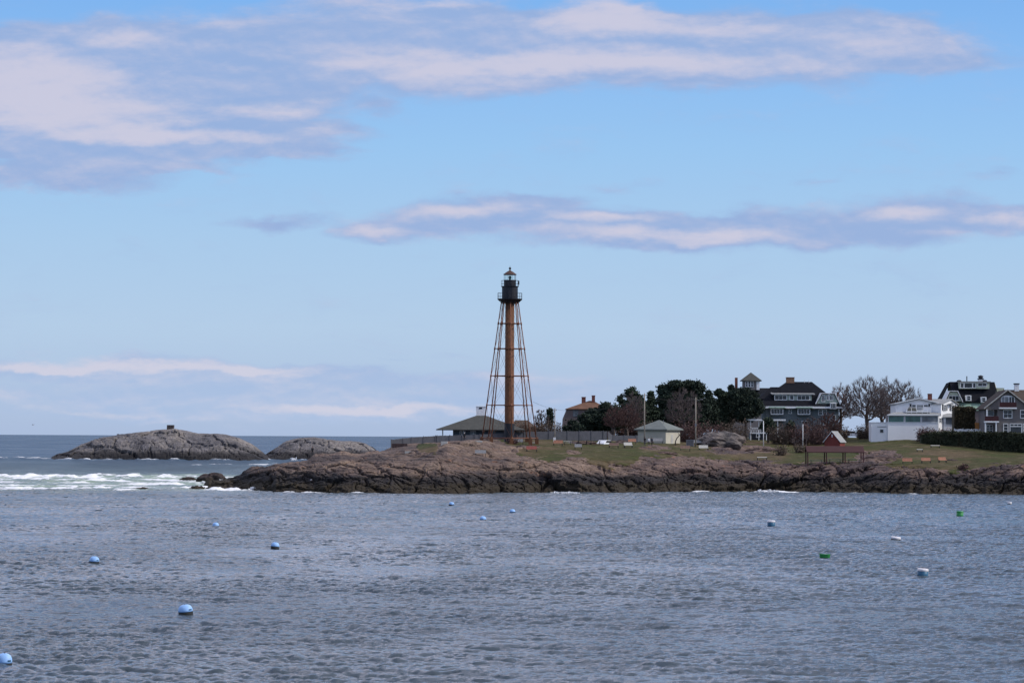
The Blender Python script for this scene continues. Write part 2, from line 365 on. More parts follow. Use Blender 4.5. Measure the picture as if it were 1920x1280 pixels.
# ------------------------------------------------------------------ terrain of the headland
def Yof(px, py): return F * HC / (py - hor(px))
KEY = {
 345: (917, [('z', 3, -1.2), ('z', 20, -2.5)]),
 362: (917, [(3, 911), (8, 910), ('z', 14, -1.5), ('z', 30, -3)]),
 395: (917.5, [(3, 910), (8, 905), (14, 902), ('z', 26, -2)]),
 440: (917.5, [(4, 908), (10, 899), (18, 893), (26, 888), ('z', 40, -2)]),
 480: (919.5, [(4, 906), (10, 895), (18, 884), (28, 873), ('z', 50, -2)]),
 520: (921.5, [(4, 904), (9, 890), (18, 877), (30, 867), ('z', 58, -2)]),
 575: (922.5, [(4, 902), (8, 888), (18, 873), (32, 864), ('z', 62, -2)]),
 592: (923, [(4, 902), (8, 888), (18, 872), (30, 857), (36, 850), (40, 852), ('z', 66, -2)]),
 640: (924, [(4, 901), (8, 888), (20, 866), (34, 853), (45, 846), ('z', 85, 0), ('z', 110, -2)]),
 700: (924.5, [(4, 903), (9, 887), (22, 866), (38, 851), (54, 843), ('z', 90, 3), ('z', 130, -2)]),
 735: (925, [(4, 904), (9, 888), (22, 866), (38, 853), (58, 841), (66, 838), ('z', 95, 5), ('z', 150, 0)]),
 775: (925, [(4, 904), (9, 888), (22, 864), (37, 847), (50, 840), (66, 831), ('z', 100, 7.5), ('z', 180, 5)]),
 820: (925, [(4, 905), (8, 888), (18, 866), (28, 848), (37, 838), (46, 833), (70, 829), ('z', 120, 8.5), ('z', 200, 8)]),
 840: (925, [(4, 905), (8, 888), (18, 866), (26, 850), (30, 838), (38, 829), (44, 828), (70, 829), ('z', 120, 8.5), ('z', 200, 8)]),
 900: (924.5, [(4, 905), (9, 885), (18, 866), (27, 850), (32, 838), (40, 825), (46, 825), (56, 823.5), (80, 823), ('z', 120, 9), ('z', 200, 9)]),
 945: (924, [(4, 905), (9, 885), (17, 868), (26, 855), (34, 842), (43, 832), (56, 823.5), (80, 822), ('z', 120, 9.2), ('z', 200, 9)]),
 1000: (923.5, [(4, 902), (9, 883), (15, 868), (20, 861), (30, 849), (42, 835), (56, 825), (70, 821.5), ('z', 120, 9.3), ('z', 200, 9)]),
 1060: (923.5, [(4, 900), (9, 880), (15, 866), (22, 857), (34, 846), (50, 834), (66, 823), (80, 820), ('z', 130, 9.4), ('z', 200, 9)]),
 1150: (923.5, [(4, 900), (10, 884), (16, 872), (24, 858), (36, 844), (52, 834), (66, 825), (80, 821), ('z', 130, 9.4), ('z', 200, 9.2)]),
 1210: (923, [(4, 900), (10, 882), (18, 866), (26, 852), (36, 841), (46, 834.5), (64, 829), (80, 824), ('z', 130, 9.4), ('z', 200, 9.3)]),
 1300: (922.5, [(4, 900), (10, 882), (18, 866), (28, 855), (44, 843), (62, 833), (80, 825), ('z', 130, 9.4), ('z', 200, 9.4)]),
 1400: (921.5, [(4, 902), (10, 886), (17, 869), (26, 861), (44, 849), (62, 839), (80, 830), (100, 824.5), ('z', 140, 9.5), ('z', 220, 9.5)]),
 1500: (922.5, [(4, 904), (10, 888), (16, 874), (24, 866), (40, 854), (60, 844), (80, 835), (100, 827), ('z', 140, 9.6), ('z', 240, 9.6)]),
 1600: (924, [(4, 904), (10, 889), (16, 876), (24, 868), (40, 854), (60, 842), (80, 833), (100, 823), ('z', 140, 9.7), ('z', 240, 9.7)]),
 1700: (925.5, [(4, 907), (9, 891), (14, 879), (24, 869), (40, 855), (60, 841), (80, 830), (97, 821), ('z', 140, 9.8), ('z', 240, 9.8)]),
 1800: (926.5, [(4, 909), (9, 893), (14, 881), (22, 872), (40, 858), (60, 845), (80, 833), (97, 824), ('z', 140, 9.7), ('z', 240, 9.7)]),
 1880: (927, [(4, 909), (9, 893), (13, 876), (20, 869), (36, 859), (56, 850), (80, 840), (97, 832), ('z', 140, 9.7), ('z', 240, 9.7)]),
 1960: (928, [(4, 909), (9, 893), (14, 875), (20, 868), (36, 859), (56, 852), (80, 842), (97, 835), ('z', 140, 9.5), ('z', 240, 9.5)]),
 2600: (928, [(4, 909), (9, 893), (14, 875), (20, 868), (36, 860), (56, 852), (80, 842), ('z', 140, 9.5), ('z', 240, 9.5)]),
}
kpx = np.array(sorted(KEY))
kS = np.array([Yof(p, KEY[p][0]) for p in kpx])
t_rows = np.concatenate([np.arange(-7, 44, 0.21), np.arange(44, 90, 0.6), np.arange(90, 200, 4.0), np.arange(200, 340, 20.0)])
kprof = []
for p, S0 in zip(kpx, kS):
    tt = [-30.0, -2.0, 0.0]; zz = [-6.0, -1.1, 0.0]
    for q in KEY[p][1]:
        if q[0] == 'z': tt.append(q[1]); zz.append(q[2])
        else: tt.append(q[0]); zz.append(wz(p, q[1], S0 + q[0]))
    lastz = zz[-1]
    tt += [max(tt[-1] + 1, 260.0), 330.0]; zz += [lastz if lastz > 0 else -5, -5.0]
    kprof.append(np.interp(t_rows, tt, zz))
kprof = np.array(kprof)
cpx = np.concatenate([np.arange(340, 1960, 2.0), np.arange(1960, 2600, 10.0)])
S_of = lambda p: np.interp(p, kpx, kS)
wcol = np.interp(cpx, kpx, np.arange(len(kpx)))
i0 = np.clip(np.floor(wcol).astype(int), 0, len(kpx)-2); fr = (wcol - i0)[:, None]
fr = fr*fr*(3-2*fr)*0.5 + fr*0.5
Zb = kprof[i0]*(1-fr) + kprof[i0+1]*fr                     # (cols, rows)
PX = np.repeat(cpx[:, None], len(t_rows), 1)
shore_wob = 1.6*fbm(cpx/30.0, cpx*0+3.1, 3, 5)
YY = S_of(cpx)[:, None] + t_rows[None, :] + shore_wob[:, None]*np.exp(-np.maximum(t_rows, 0)/8)[None, :]
XX = (PX - 960)/F*YY
PY = hor(PX) + (HC - Zb)/YY*F
# where the turf begins
edge_x = [340, 690, 775, 792, 818, 850, 922, 962, 1000, 1050, 1075, 1110, 1160, 1185, 1205, 1260, 1300, 1350, 1420, 1455, 1520, 1600, 1680, 1740, 1800, 1850, 1920, 2600]
edge_y = [700, 700, 826, 846, 846, 700, 812, 845, 861, 862, 855, 868, 873, 868, 856, 854, 857, 861, 863, 868, 870, 870, 875, 878, 882, 876, 870, 870]
E = np.interp(PX, edge_x, edge_y)
nz1 = fbm(XX/5.0, YY/7.0, 5, 31) + 0.7*fbm(XX/1.6, YY/2.6, 3, 33)
g = (E - PY)/7.0 + nz1*1.1
for (a, bb, ra, rb, wgt) in [(985, 838, 34, 3, 2.2), (1095, 828, 34, 5, 2.5), (1165, 826, 24, 4, 2.2), (1080, 846, 24, 4, 1.4), (1228, 838, 34, 5, 2.0), (1365, 843, 40, 6, 2.2),
                      (1425, 838, 46, 9, 3.0), (1650, 851, 42, 12, 3.0), (1760, 857, 16, 3, 1.5), (1690, 822, 40, 4, 1.6), (1330, 832, 60, 3, 1.2), (840, 829, 60, 3, 3.0)]:
    g = g - wgt*3.2*np.exp(-(((PX-a)/ra)**2 + ((PY-bb)/rb)**2))*(0.75+0.9*nz1)
g = g + 1.3*sstep(770, 790, PX)*sstep(836, 822, PX)*sstep(828, 834, PY)*sstep(851, 844, PY)
g = np.where(Zb < 2.0, -3, g)
g = np.where(t_rows[None, :] > 70, 2.0, g)
g = g - 6*sstep(790, 768, PX + 6*nz1)
grass = sstep(-0.6, 0.9, g)
rockw = 1 - grass
# rocky relief : ledges and broken blocks along joints that dip across the face
def ledges(X, Q, sc, seed, dip):
    a = R(dip); wx_ = X + sc*1.1*fbm(X/(5*sc), Q/(3*sc), 4, seed); wq = Q + sc*0.8*fbm(X/(4*sc)+9, Q/(3*sc), 4, seed+1)
    U = wx_*math.cos(a) + wq*math.sin(a); W = -wx_*math.sin(a) + wq*math.cos(a)
    f1, f2, i1 = worley(U/(3.4*sc), W/(1.5*sc), seed+2); g1, g2, i2 = worley(U/(1.2*sc), W/(0.5*sc), seed+3); h1_, h2_, i3 = worley(U/(10*sc), W/(4.5*sc), seed+4)
    r_ = (i3-0.5)*1.4 + (i1-0.5)*0.75*np.clip(0.6+1.2*fbm(X/(9*sc), Q/(6*sc), 2, seed+8), 0.1, 1.4) + (i2-0.5)*0.22*np.clip(0.6+1.4*fbm(X/(6*sc), Q/(4*sc), 2, seed+9), 0, 1.5) + 1.5*fbm(X/(11*sc), Q/(5*sc), 4, seed+5) + 0.12*fbm(X/(0.8*sc), Q/(0.6*sc), 3, seed+6)
    return r_ - 0.5*np.exp(-((f2-f1)/0.08)**2) - 0.9*np.exp(-((h2_-h1_)/0.045)**2) - 0.16*np.exp(-((g2-g1)/0.12)**2)
Q_ = Zb*1.0 + YY*0.28
rel = ledges(XX, Q_, 1.0, 11, -24)
dipmix = sstep(1180, 1300, PX)
rel = rel*(1-dipmix) + dipmix*ledges(XX, Q_, 0.85, 61, 20)
amp = rockw*np.clip((Zb+1.2)/2.2, 0.15, 1.0)*np.interp(PY, [828, 850, 870, 890], [0.36, 0.45, 0.5, 1.0])
amp = amp*np.interp(t_rows, [-7, -2, 1, 40, 60, 90], [0.2, 0.45, 1, 0.8, 0.5, 0.15])[None, :]
steep = np.interp(PY, [845, 870], [0.15, 0.75])
ZT = Zb + amp*rel*(1-0.45*steep) + grass*(0.10*fbm(XX/6, YY/6, 3, 41) + 0.03*fbm(XX/1.2, YY/1.2, 2, 42)) - 0.02
YD = YY - amp*rel*steep*1.1
# sink crest relief so that the skyline keeps its height
nc, nr = ZT.shape
idx = np.arange(nc*nr).reshape(nc, nr)
quads = np.stack([idx[:-1, :-1], idx[1:, :-1], idx[1:, 1:], idx[:-1, 1:]], -1).reshape(-1, 4)
V = np.stack([XX, YD, ZT], -1).reshape(-1, 3)
gq = (g.ravel()[quads]).mean(1)
def submesh(name, sel, mat, smooth):
    q = quads[sel]; u, inv = np.unique(q.ravel(), return_inverse=True)
    return link_mesh(name, np_mesh(name, V[u], inv.reshape(-1, 4), smooth), mat)
rocky = submesh('rocky_shore', gq <= 0.15, M['rock'], False); tag(rocky, 'pinkish brown granite shore and cliffs of the headland', 'shore', kind='structure')
lawn = submesh('lawn', gq > 0.15, M['turf'], True); tag(lawn, 'patchy green and brown lawn on top of the headland', 'lawn', kind='structure')

def zt(px, Y):
    c = np.clip(np.searchsorted(cpx, px) - 1, 0, nc-2); f = (px - cpx[c])/(cpx[c+1]-cpx[c])
    def colz(cc): return np.interp(Y, YY[cc], ZT[cc])
    return colz(c)*(1-f) + colz(c+1)*f
def ground(px, py, Y0=495.0, Y1=700.0):
    """first point of the headland met by the sight line through a spot of the photograph"""
    Y = np.arange(Y0, Y1, 0.2)
    z = zt(px, Y); zr = HC - (py - hor(px))/F*Y
    hit = np.nonzero((z >= zr) & (z > 0.3))[0]
    Yh = Y[hit[0]] if len(hit) else 575.0
    return Vector((wx(px, Yh), Yh, float(zt(px, Yh))))
def gz(px, Y): return float(zt(px, np.array([Y]))[0])

# ------------------------------------------------------------------ islands
def island(name, label, tops, Yc, wf, wb, seed):
    p0, p1 = tops[0][0]-8, tops[-1][0]+8
    cp = np.arange(p0, p1, 1.6); ys = np.arange(Yc-wf-14, Yc+wb+14, 0.8)
    P, Y = np.meshgrid(cp, ys, indexing='ij')
    tp = np.interp(cp, [t[0] for t in tops], [t[1] for t in tops])
    zc = HC + (hor(cp) - tp)/F*Yc
    zc = np.where(cp < tops[0][0], -2, np.where(cp > tops[-1][0], -2, zc))[:, None]
    X = (P-960)/F*Y
    q = np.where(Y < Yc, (Yc-Y)/wf, (Y-Yc)/wb)
    prof = 1 - np.clip(q, 0, 2)**2.1
    z = np.where(prof > 0, zc*np.maximum(prof, 0)**0.62, prof*5)
    rel = ledges(X, np.maximum(z, -2)*1.0 + Y*0.22, 1.9, seed, -33)
    am = np.clip((z+2)/5, 0.1, 1)*np.where(q < 0.3, 0.28, 0.75)
    z = z + rel*am*0.8; Y = Y - rel*am*1.2
    n0, n1 = z.shape; ix = np.arange(n0*n1).reshape(n0, n1)
    qd = np.stack([ix[:-1, :-1], ix[1:, :-1], ix[1:, 1:], ix[:-1, 1:]], -1).reshape(-1, 4)
    o = link_mesh(name, np_mesh(name, np.stack([X, Y, z], -1).reshape(-1, 3), qd, False), M['rock_isle'])
    return tag(o, label, 'island', kind='structure')
I1 = [(97, 857), (110, 850), (128, 846), (150, 834), (200, 819), (240, 813), (290, 807), (330, 804), (350, 807), (372, 812), (400, 811.5), (425, 814), (450, 821), (475, 834), (495, 849), (505, 858)]
I2 = [(488, 857), (502, 849), (520, 838), (538, 826), (560, 821), (590, 819), (612, 822), (640, 826), (660, 826), (685, 832), (702, 842), (716, 856)]
island('island', 'long bare grey rock island carrying the stone block', I1, 1180, 34, 46, 101)
island('island', 'smaller grey rock island half hidden behind the point', I2, 1215, 30, 40, 151)
o = MB()
s = 1180/F
for j in range(4):
    for i in range(3):
        w = 13*s/3; h = 9.6*s/4
        x0 = -6.5*s + i*w + random.uniform(-.05, .05)
        o.box(x0, x0+w-0.04, -1.2+random.uniform(-.08, .08), 1.2, -0.5+j*h, -0.5+(j+1)*h-0.03)
o.box(-6.2*s, 6.2*s, -1.05, 1.0, -0.6, 9.4*s-0.6)
cb = o.build('stone_block', M['stone']); cb.location = wp(321, 803.5, 1180)
tag(cb, 'square stone block standing on the crest of the long island', 'stone block')

def rock_thing(name, label, px, py, Y, rx, ry, rz, mat, seed, group=None, sink=0.3, cat='rock'):
    bm = bmesh.new(); bmesh.ops.create_icosphere(bm, subdivisions=4, radius=1.0)
    co = np.array([v.co[:] for v in bm.verts])
    n = fbm(co[:, 0]*1.6+seed, co[:, 1]*1.6+co[:, 2]*1.3, 4, seed)
    _, _, wi = worley(co[:, 0]*2.2+seed, co[:, 1]*2.2+co[:, 2]*1.7, seed)
    k = 1 + 0.28*n + 0.16*(wi-0.5)
    for v, kk in zip(bm.verts, k): v.co *= kk; v.co.x *= rx; v.co.y *= ry; v.co.z *= rz
    me = bpy.data.meshes.new(name); bm.to_mesh(me); bm.free()
    ob = link_mesh(name, me, mat)
    b = wp(px, py, Y); ob.location = (b.x, b.y, b.z - sink*rz if b.z > 1 else -sink*rz)
    return tag(ob, label, cat, group)
G = 'half submerged rocks off the point'
def seaY(px, py): return Yof(px, py)
rock_thing('rock', 'small flat dark rock awash in the white surf', 268, 917, seaY(268, 917.5)+2, 1.5, 2, 0.42, M['rock_wet'], 3, G, 0.1)
rock_thing('rock', 'low dark rock in surf beside the double humped one', 355, 899, seaY(355, 900)+1, 1.7, 2, 0.75, M['rock_wet'], 4, G, 0.1)
rock_thing('rock', 'black double humped rock just off the tip of the point', 400, 900, seaY(403, 903)+2, 3.1, 3, 1.9, M['rock_wet'], 8, G, 0.0)
GO = 'low rock outcrops breaking through the lawn'
for lb_, px_, py_, rx_, rz_, sd_ in [('low rock outcrop on the turf left of a white car', 1100, 832, 2.1, 0.75, 41), ('low rock outcrop on the turf right of a white car', 1168, 831, 1.7, 0.8, 42), ('broken rock outcrop on the slope below the cream building', 1246, 850, 2.2, 0.5, 43),
       ('pale broken rock outcrop on the lawn below the white posts', 1430, 845, 3.4, 1.0, 44), ('long low rock outcrop right of the picnic shelter', 1650, 862, 3.2, 1.0, 45), ('flat rock patch on the lawn beside the rightmost orange bench', 1785, 863, 1.1, 0.3, 46), ('flat pale rock below the red bench near the lighthouse', 984, 840, 1.8, 0.3, 47)]:
    q_ = ground(px_, py_); rock_thing('rock_outcrop', lb_, px_, py_, q_.y + rx_*0.4, rx_, rx_*0.7, rz_, M['rock'], sd_, GO, 0.25, 'rock')
rock_thing('boulder', 'rounded grey outcrop on the grass right of the third pole', 1352, 826, 592, 4.6, 3.5, 2.1, M['rock_grey'], 21, None, 0.15, 'boulder')

# ------------------------------------------------------------------ lighthouse
D = 563.0; s = D/F
zb = gz(956, D)
lh = thing('lighthouse', 'tall iron lighthouse with rust brown legs and black lantern', 'lighthouse', (wx(955.6, D), D, zb))
def LZ(py): return wz(956, py, D) - zb
zt0, zt1 = LZ(822), LZ(563)
def legR(z): return (51 + (z - zt0)/(zt1-zt0)*(15.6-51))*s
PH = R(5)
def lp(k, z):
    a = PH + k*math.pi/4; r = legR(z); return Vector((r*math.sin(a), -r*math.cos(a), z))
rc = 8.7*s
MB().lathe([(rc*1.02, LZ(795.5)), (rc*1.02, LZ(795)), (rc, LZ(794.5)), (rc*0.97, zt1)], n=32).build('column', M['rust'], lh, True)
MB().lathe([(rc*1.1, -0.6), (rc*1.1, 0.25), (rc*1.04, 0.3), (rc*1.04, LZ(793.8)), (rc*0.9, LZ(793.5))], n=32).build('column_base', M['black'], lh)
for py in (606.5, 653.7, 704.7, 759.5):
    z = LZ(py); MB().lathe([(rc*1.0, z-0.16), (rc*1.09, z-0.15), (rc*1.09, z+0.15), (rc*1.0, z+0.16)], n=32).build('column_band', M['rust'], lh)
for k in range(8):
    mb = MB(); mb.tube(lp(k, zt0-0.1), lp(k, zt1+0.3), 0.105, 0.08, 8)
    for py in (606.5, 653.7, 704.7, 759.5):
        mb.tube(lp(k, LZ(py)-0.25), lp(k, LZ(py)+0.25), 0.15, 0.14, 8)
    mb.build('leg', M['rust_dark'], lh, True)
    b0 = lp(k, 0); mb = MB(); mb.box(b0.x-0.34, b0.x+0.34, b0.y-0.34, b0.y+0.34, -0.8, zt0-0.02); mb.tube((b0.x, b0.y, zt0), (b0.x, b0.y, zt0+0.3), 0.28, 0.22, 8)
    mb.build('footing', M['rust'], lh)
tiers = [zt0+0.1, LZ(759.5), LZ(704.7), LZ(653.7), LZ(606.5), zt1]
for z in tiers[:-1]:
    mb = MB()
    for k in range(8):
        mb.tube(lp(k, z), lp(k+1, z), 0.065 if z > zt0+1 else 0.09, None, 6)
        if z > zt0+1:
            mb.tube(lp(k, z), Vector((rc*0.9*math.sin(PH+k*math.pi/4), -rc*0.9*math.cos(PH+k*math.pi/4), z)), 0.06, None, 6)
    mb.build('ring_beam', M['rust_dark'], lh)
for a, bz in zip(tiers[:-1], tiers[1:]):
    mb = MB()
    for k in range(8):
        mb.tube(lp(k, a), lp(k+1, bz), 0.021, None, 4); mb.tube(lp(k+1, a), lp(k, bz), 0.021, None, 4)
    mb.build('tie_rods', M['rust_dark'], lh)
# galleries, watch room, lantern
zg = LZ(561)
MB().lathe([(1.0, zg-0.75), (1.55, zg-0.6), (1.7, zg-0.35), (2.25, zg-0.1), (2.3, zg), (2.3, zg+0.1), (1.3, zg+0.12)], n=40).build('gallery_deck', M['black'], lh)
mb = MB()
for k in range(16):
    a = 2*math.pi*k/16 + .1
    mb.tube((1.3*math.cos(a), 1.3*math.sin(a), zg-0.9), (2.2*math.cos(a), 2.2*math.sin(a), zg-0.08), 0.05, None, 5)
mb.build('gallery_bracket', M['black'], lh)
def railing(r, z, h, n, name, rr=0.026, bars=True):
    mb = MB()
    for k in range(n):
        a = 2*math.pi*k/n; a2 = 2*math.pi*(k+1)/n
        p = Vector((r*math.cos(a), r*math.sin(a), z)); q = Vector((r*math.cos(a2), r*math.sin(a2), z))
        mb.tube(p, p+Vector((0, 0, h)), rr*1.2, None, 5)
        for hh in (0.42, 1.0): mb.tube(p+Vector((0, 0, h*hh)), q+Vector((0, 0, h*hh)), rr, None, 5)
    mb.build(name, M['black'], lh)
railing(2.24, zg+0.1, 1.05, 20, 'gallery_railing')
zw = LZ(537)
MB().lathe([(1.48, zg+0.1), (1.48, zw-0.12), (1.62, zw-0.05), (1.66, zw), (1.66, zw+0.06), (1.2, zw+0.08)], n=40).build('watch_room', M['black'], lh, False)
railing(1.6, zw+0.06, 1.05, 14, 'upper_railing', 0.022)
bx = MB(); bx.box(1.5, 1.75, -0.3, 0.1, zw+0.35, zw+1.05); bx.tube((1.6, -0.1, zw+0.05), (1.6, -0.1, zw+0.4), 0.05); bx.build('equipment_box', M['black'], lh)
bx = MB(); bx.box(-0.35, 0.35, -1.53, -1.45, zg+0.12, zg+1.75); bx.build('door', M['black'], lh)
zl = LZ(525.3); zr = LZ(514.8)
MB().lathe([(1.13, zw+0.06), (1.13, zl-0.08), (1.2, zl-0.04), (1.2, zl), (0.95, zl+0.02)], n=32).build('lantern_base', M['black'], lh)
lr = MB()
for zz in (zl+0.02, zr-0.03): lr.lathe([(1.04, zz-0.03), (1.15, zz-0.03), (1.15, zz+0.03), (1.04, zz+0.03)], n=20)
for k in range(10):
    a = 2*math.pi*k/10 + 0.15; lr.tube((1.1*math.cos(a), 1.1*math.sin(a), zl), (1.1*math.cos(a), 1.1*math.sin(a), zr), 0.032, None, 6)
lro = lr.build('lantern_frame', M['metal_grey'], lh)
gl = MB()
for k in range(10):
    a = 2*math.pi*k/10 + 0.15; a2 = 2*math.pi*(k+1)/10 + 0.15
    gl.add([(1.08*math.cos(a), 1.08*math.sin(a), zl), (1.08*math.cos(a2), 1.08*math.sin(a2), zl), (1.08*math.cos(a2), 1.08*math.sin(a2), zr), (1.08*math.cos(a), 1.08*math.sin(a), zr)], [(0, 1, 2, 3)])
gl.build('glazing', M['clear'], lro)
MB().lathe([(0.12, zl), (0.14, zl+0.22), (0.26, zl+0.26), (0.3, zl+0.5), (0.26, zl+0.76), (0.1, zl+0.8)], n=16).build('lens', M['lens'], lh, True)
zp = LZ(506.5)
rf = MB().lathe([(1.0, zr-0.02), (1.24, zr-0.02), (1.24, zr+0.1), (1.12, zr+0.16), (0.62, zr+0.52), (0.22, zp-0.08), (0.1, zp+0.05)], n=10, ph=0.15).build('roof', M['roof_copper'], lh)
MB().lathe([(0.09, zp), (0.09, zp+0.12), (0.2, zp+0.22), (0.24, zp+0.36), (0.17, zp+0.5), (0.05, zp+0.56), (0.02, zp+0.85)], n=14).build('finial', M['black'], rf, True)
# low shrub at the foot comes with the plants below

# ------------------------------------------------------------------ windows
def win(parent, o, u, w, h, nx=1, ny=2, n=None, trim=None, pane=None, name='window', ft=0.1):
    """o: lower-left corner on the wall (local), u: along the wall, outward normal n"""
    o = Vector(o); u = Vector(u).normalized(); z = Vector((0, 0, 1)); n = Vector(n) if n is not None else u.cross(z)
    fr = MB(); d = 0.07
    fr.obox(o - u*ft - z*ft, u, z, n, w+2*ft, ft, d+0.05)
    fr.obox(o - u*ft + z*h, u, z, n, w+2*ft, ft, d+0.02)
    fr.obox(o - u*ft, u, z, n, ft, h, d); fr.obox(o + u*w, u, z, n, ft, h, d)
    for i in range(1, nx): fr.obox(o + u*(w*i/nx - 0.03), u, z, n, 0.06, h, d*0.8)
    for j in range(1, ny): fr.obox(o + z*(h*j/ny - 0.025), u, z, n, w, 0.05, d*0.7)
    f = fr.build(name, trim or M['white_trim'], parent)
    p = MB(); p.obox(o - n*0.02, u, z, n, w, h, 0.045); p.build('pane', pane or M['pane'], f)
    return f
class Fr:
    def __init__(s, px0, D, zb): s.px0 = px0; s.D = D; s.s = D/F; s.zb = zb; s.h = hor(px0)
    def X(s, px): return (px - s.px0)*s.s
    def Z(s, py): return HC + (s.h - py)*s.s - s.zb
    def loc(s): return (wx(s.px0, s.D), s.D, s.zb)
FX = (1, 0, 0); FN = (0, -1, 0)     # a wall that faces the water
def slab(mb, pts, th):
    """thick roof slab from a planar polygon"""
    P = [Vector(p) for p in pts]; n = (P[1]-P[0]).cross(P[2]-P[0]).normalized()
    if n.z < 0: n = -n
    k = len(P); mb.add([p for p in P] + [p - Vector((0, 0, th)) for p in P],
        [tuple(range(k)), tuple(range(2*k-1, k-1, -1))] + [(i, (i+1) % k, k+(i+1) % k, k+i) for i in range(k)])
def hip(mb, x0, x1, y0, y1, ze, zr, rx0, rx1, ry=None, th=0.18, ry1=None):
    ry = (y0+y1)/2 if ry is None else ry; ry1 = ry if ry1 is None else ry1
    A, B, C_, D_ = (x0, y0, ze), (x1, y0, ze), (x1, y1, ze), (x0, y1, ze)
    E_, G_, H_, I_ = (rx0, ry, zr), (rx1, ry, zr), (rx1, ry1, zr), (rx0, ry1, zr)
    lo = [(p[0], p[1], p[2]-th) for p in (A, B, C_, D_)]
    mb.add([A, B, C_, D_, E_, G_, H_, I_] + lo, [(0, 1, 5, 4), (1, 2, 6, 5), (2, 3, 7, 6), (3, 0, 4, 7), (4, 5, 6, 7), (8, 11, 10, 9), (0, 8, 9, 1), (1, 9, 10, 2), (2, 10, 11, 3), (3, 11, 8, 0)])

# ------------------------------------------------------------------ park building with white vent tower (left of the lighthouse)
f = Fr(903, 585, gz(903, 585)); o = thing('park_building', 'low grey shingled building with broad hip roof behind the lighthouse', 'building', f.loc())
ze, zr_ = f.Z(805), f.Z(778.5)
mb = MB(); hip(mb, f.X(820), f.X(986), -7.5, 7.5, ze, zr_, -0.8, 0.8, -0.8, 0.16, 0.8); mb.build('roof', M['grey_roof'], o)
MB().box(f.X(851), f.X(968), -5.2, 5.2, -1.0, ze-0.14).build('wall', M['blue_grey'], o)
mb = MB(); mb.box(-0.98, 0.85, -0.9, 0.9, zr_-0.4, f.Z(761.5)-0.12); vt = mb.build('vent_tower', M['white'], o)
MB().box(-1.06, 0.93, -0.98, 0.98, f.Z(761.5)-0.12, f.Z(761.5)).build('vent_cap', M['white_trim'], vt)
mb = MB(); mb.box(-0.45, 0.2, -0.93, -0.89, f.Z(761.5)-0.52, f.Z(761.5)-0.22); mb.build('louvre', M['black'], vt); mb = MB(); mb.box(0.84, 0.88, -0.4, 0.4, f.Z(761.5)-0.52, f.Z(761.5)-0.22); mb.build('louvre', M['black'], vt)
for px in (832,): MB().tube((f.X(px), -5.0, -1), (f.X(px), -5.0, ze-0.1), 0.11, None, 8).build('porch_post', M['white_trim'], o)
for px in (864, 867.5, 871, 883.5, 887, 890.5, 906, 921, 926): win(o, (f.X(px), -5.2, f.Z(817)), FX, 0.26, f.Z(807.5)-f.Z(817), 1, 1, FN, ft=0.05)

# small dark-roofed cottage between the lighthouse legs
f = Fr(982, 625, gz(982, 625)); o = thing('cottage', 'low dark roofed cottage seen between lighthouse column and right legs', 'house', f.loc())
mb = MB(); hip(mb, f.X(958), f.X(1010), -3, 3, f.Z(803), f.Z(787.5), f.X(966), f.X(990)); mb.build('roof', M['brown_roof'], o)
MB().box(f.X(960), f.X(1008), -2.6, 2.6, -0.6, f.Z(803)).build('wall', M['mauve'], o)

# ------------------------------------------------------------------ house with the orange roof
f = Fr(1098, 640, gz(1098, 640)); o = thing('house', 'mauve shingled house with orange brown roof and two chimneys', 'house', f.loc())
mb = MB(); hip(mb, f.X(1061), f.X(1141), -4.5, 5, f.Z(766.5), f.Z(751), f.X(1105), f.X(1113)); mb.build('roof', M['orange_roof'], o)
mb = MB(); mb.prism([(f.X(1054), -1), (f.X(1146), -1), (f.X(1146), f.Z(785)), (f.X(1139), f.Z(767.8)), (f.X(1063), f.Z(767.8)), (f.X(1056), f.Z(785))], -4.1, 4.6); mb.build('wall', M['mauve'], o)
for a, b_, t in ((1091, 1098.5, 744), (1110, 1116, 741)):
    mb = MB(); mb.box(f.X(a), f.X(b_), -0.9, 0.0, f.Z(764), f.Z(t)-0.15); mb.box(f.X(a)-0.06, f.X(b_)+0.06, -0.96, 0.06, f.Z(t)-0.15, f.Z(t)); mb.build('chimney', M['brick'], o)
win(o, (f.X(1075), -4.1, f.Z(780)), FX, f.X(1083)-f.X(1075), f.Z(770)-f.Z(780), 2, 2, FN, trim=M['blue_grey'], pane=M['pane_grey'])

# ------------------------------------------------------------------ stucco rest room, corner toward the water
D = 588; f = Fr(1249, D, gz(1240, D)); o = thing('restroom', 'small cream stucco park building with pale pyramid roof beside the people', 'building', f.loc(), R(-30))
L = 6.1; H_ = f.Z(805.5)
# local frame: corner at origin, one wall runs to -x, the other to +y (after turning by -30 degrees)
MB().box(-L, 0, 0, L, -0.8, H_).build('wall', M['cream'], o)
mb = MB(); e = 0.55; hip(mb, -L-e, e, -e, L+e, H_+0.12, f.Z(787), -L/2-0.05, -L/2+0.05, L/2, 0.2); mb.build('roof', M['green_grey_roof'], o)
MB().tube((-L/2+1.6, L/2-1.2, H_+0.7), (-L/2+1.6, L/2-1.2, H_+1.9), 0.05).build('vent_pipe', M['metal_grey'], o)
mb = MB(); mb.box(-0.02, 0.05, 2.2, 3.1, -0.6, 1.7); mb.build('door', M['concrete'], o)

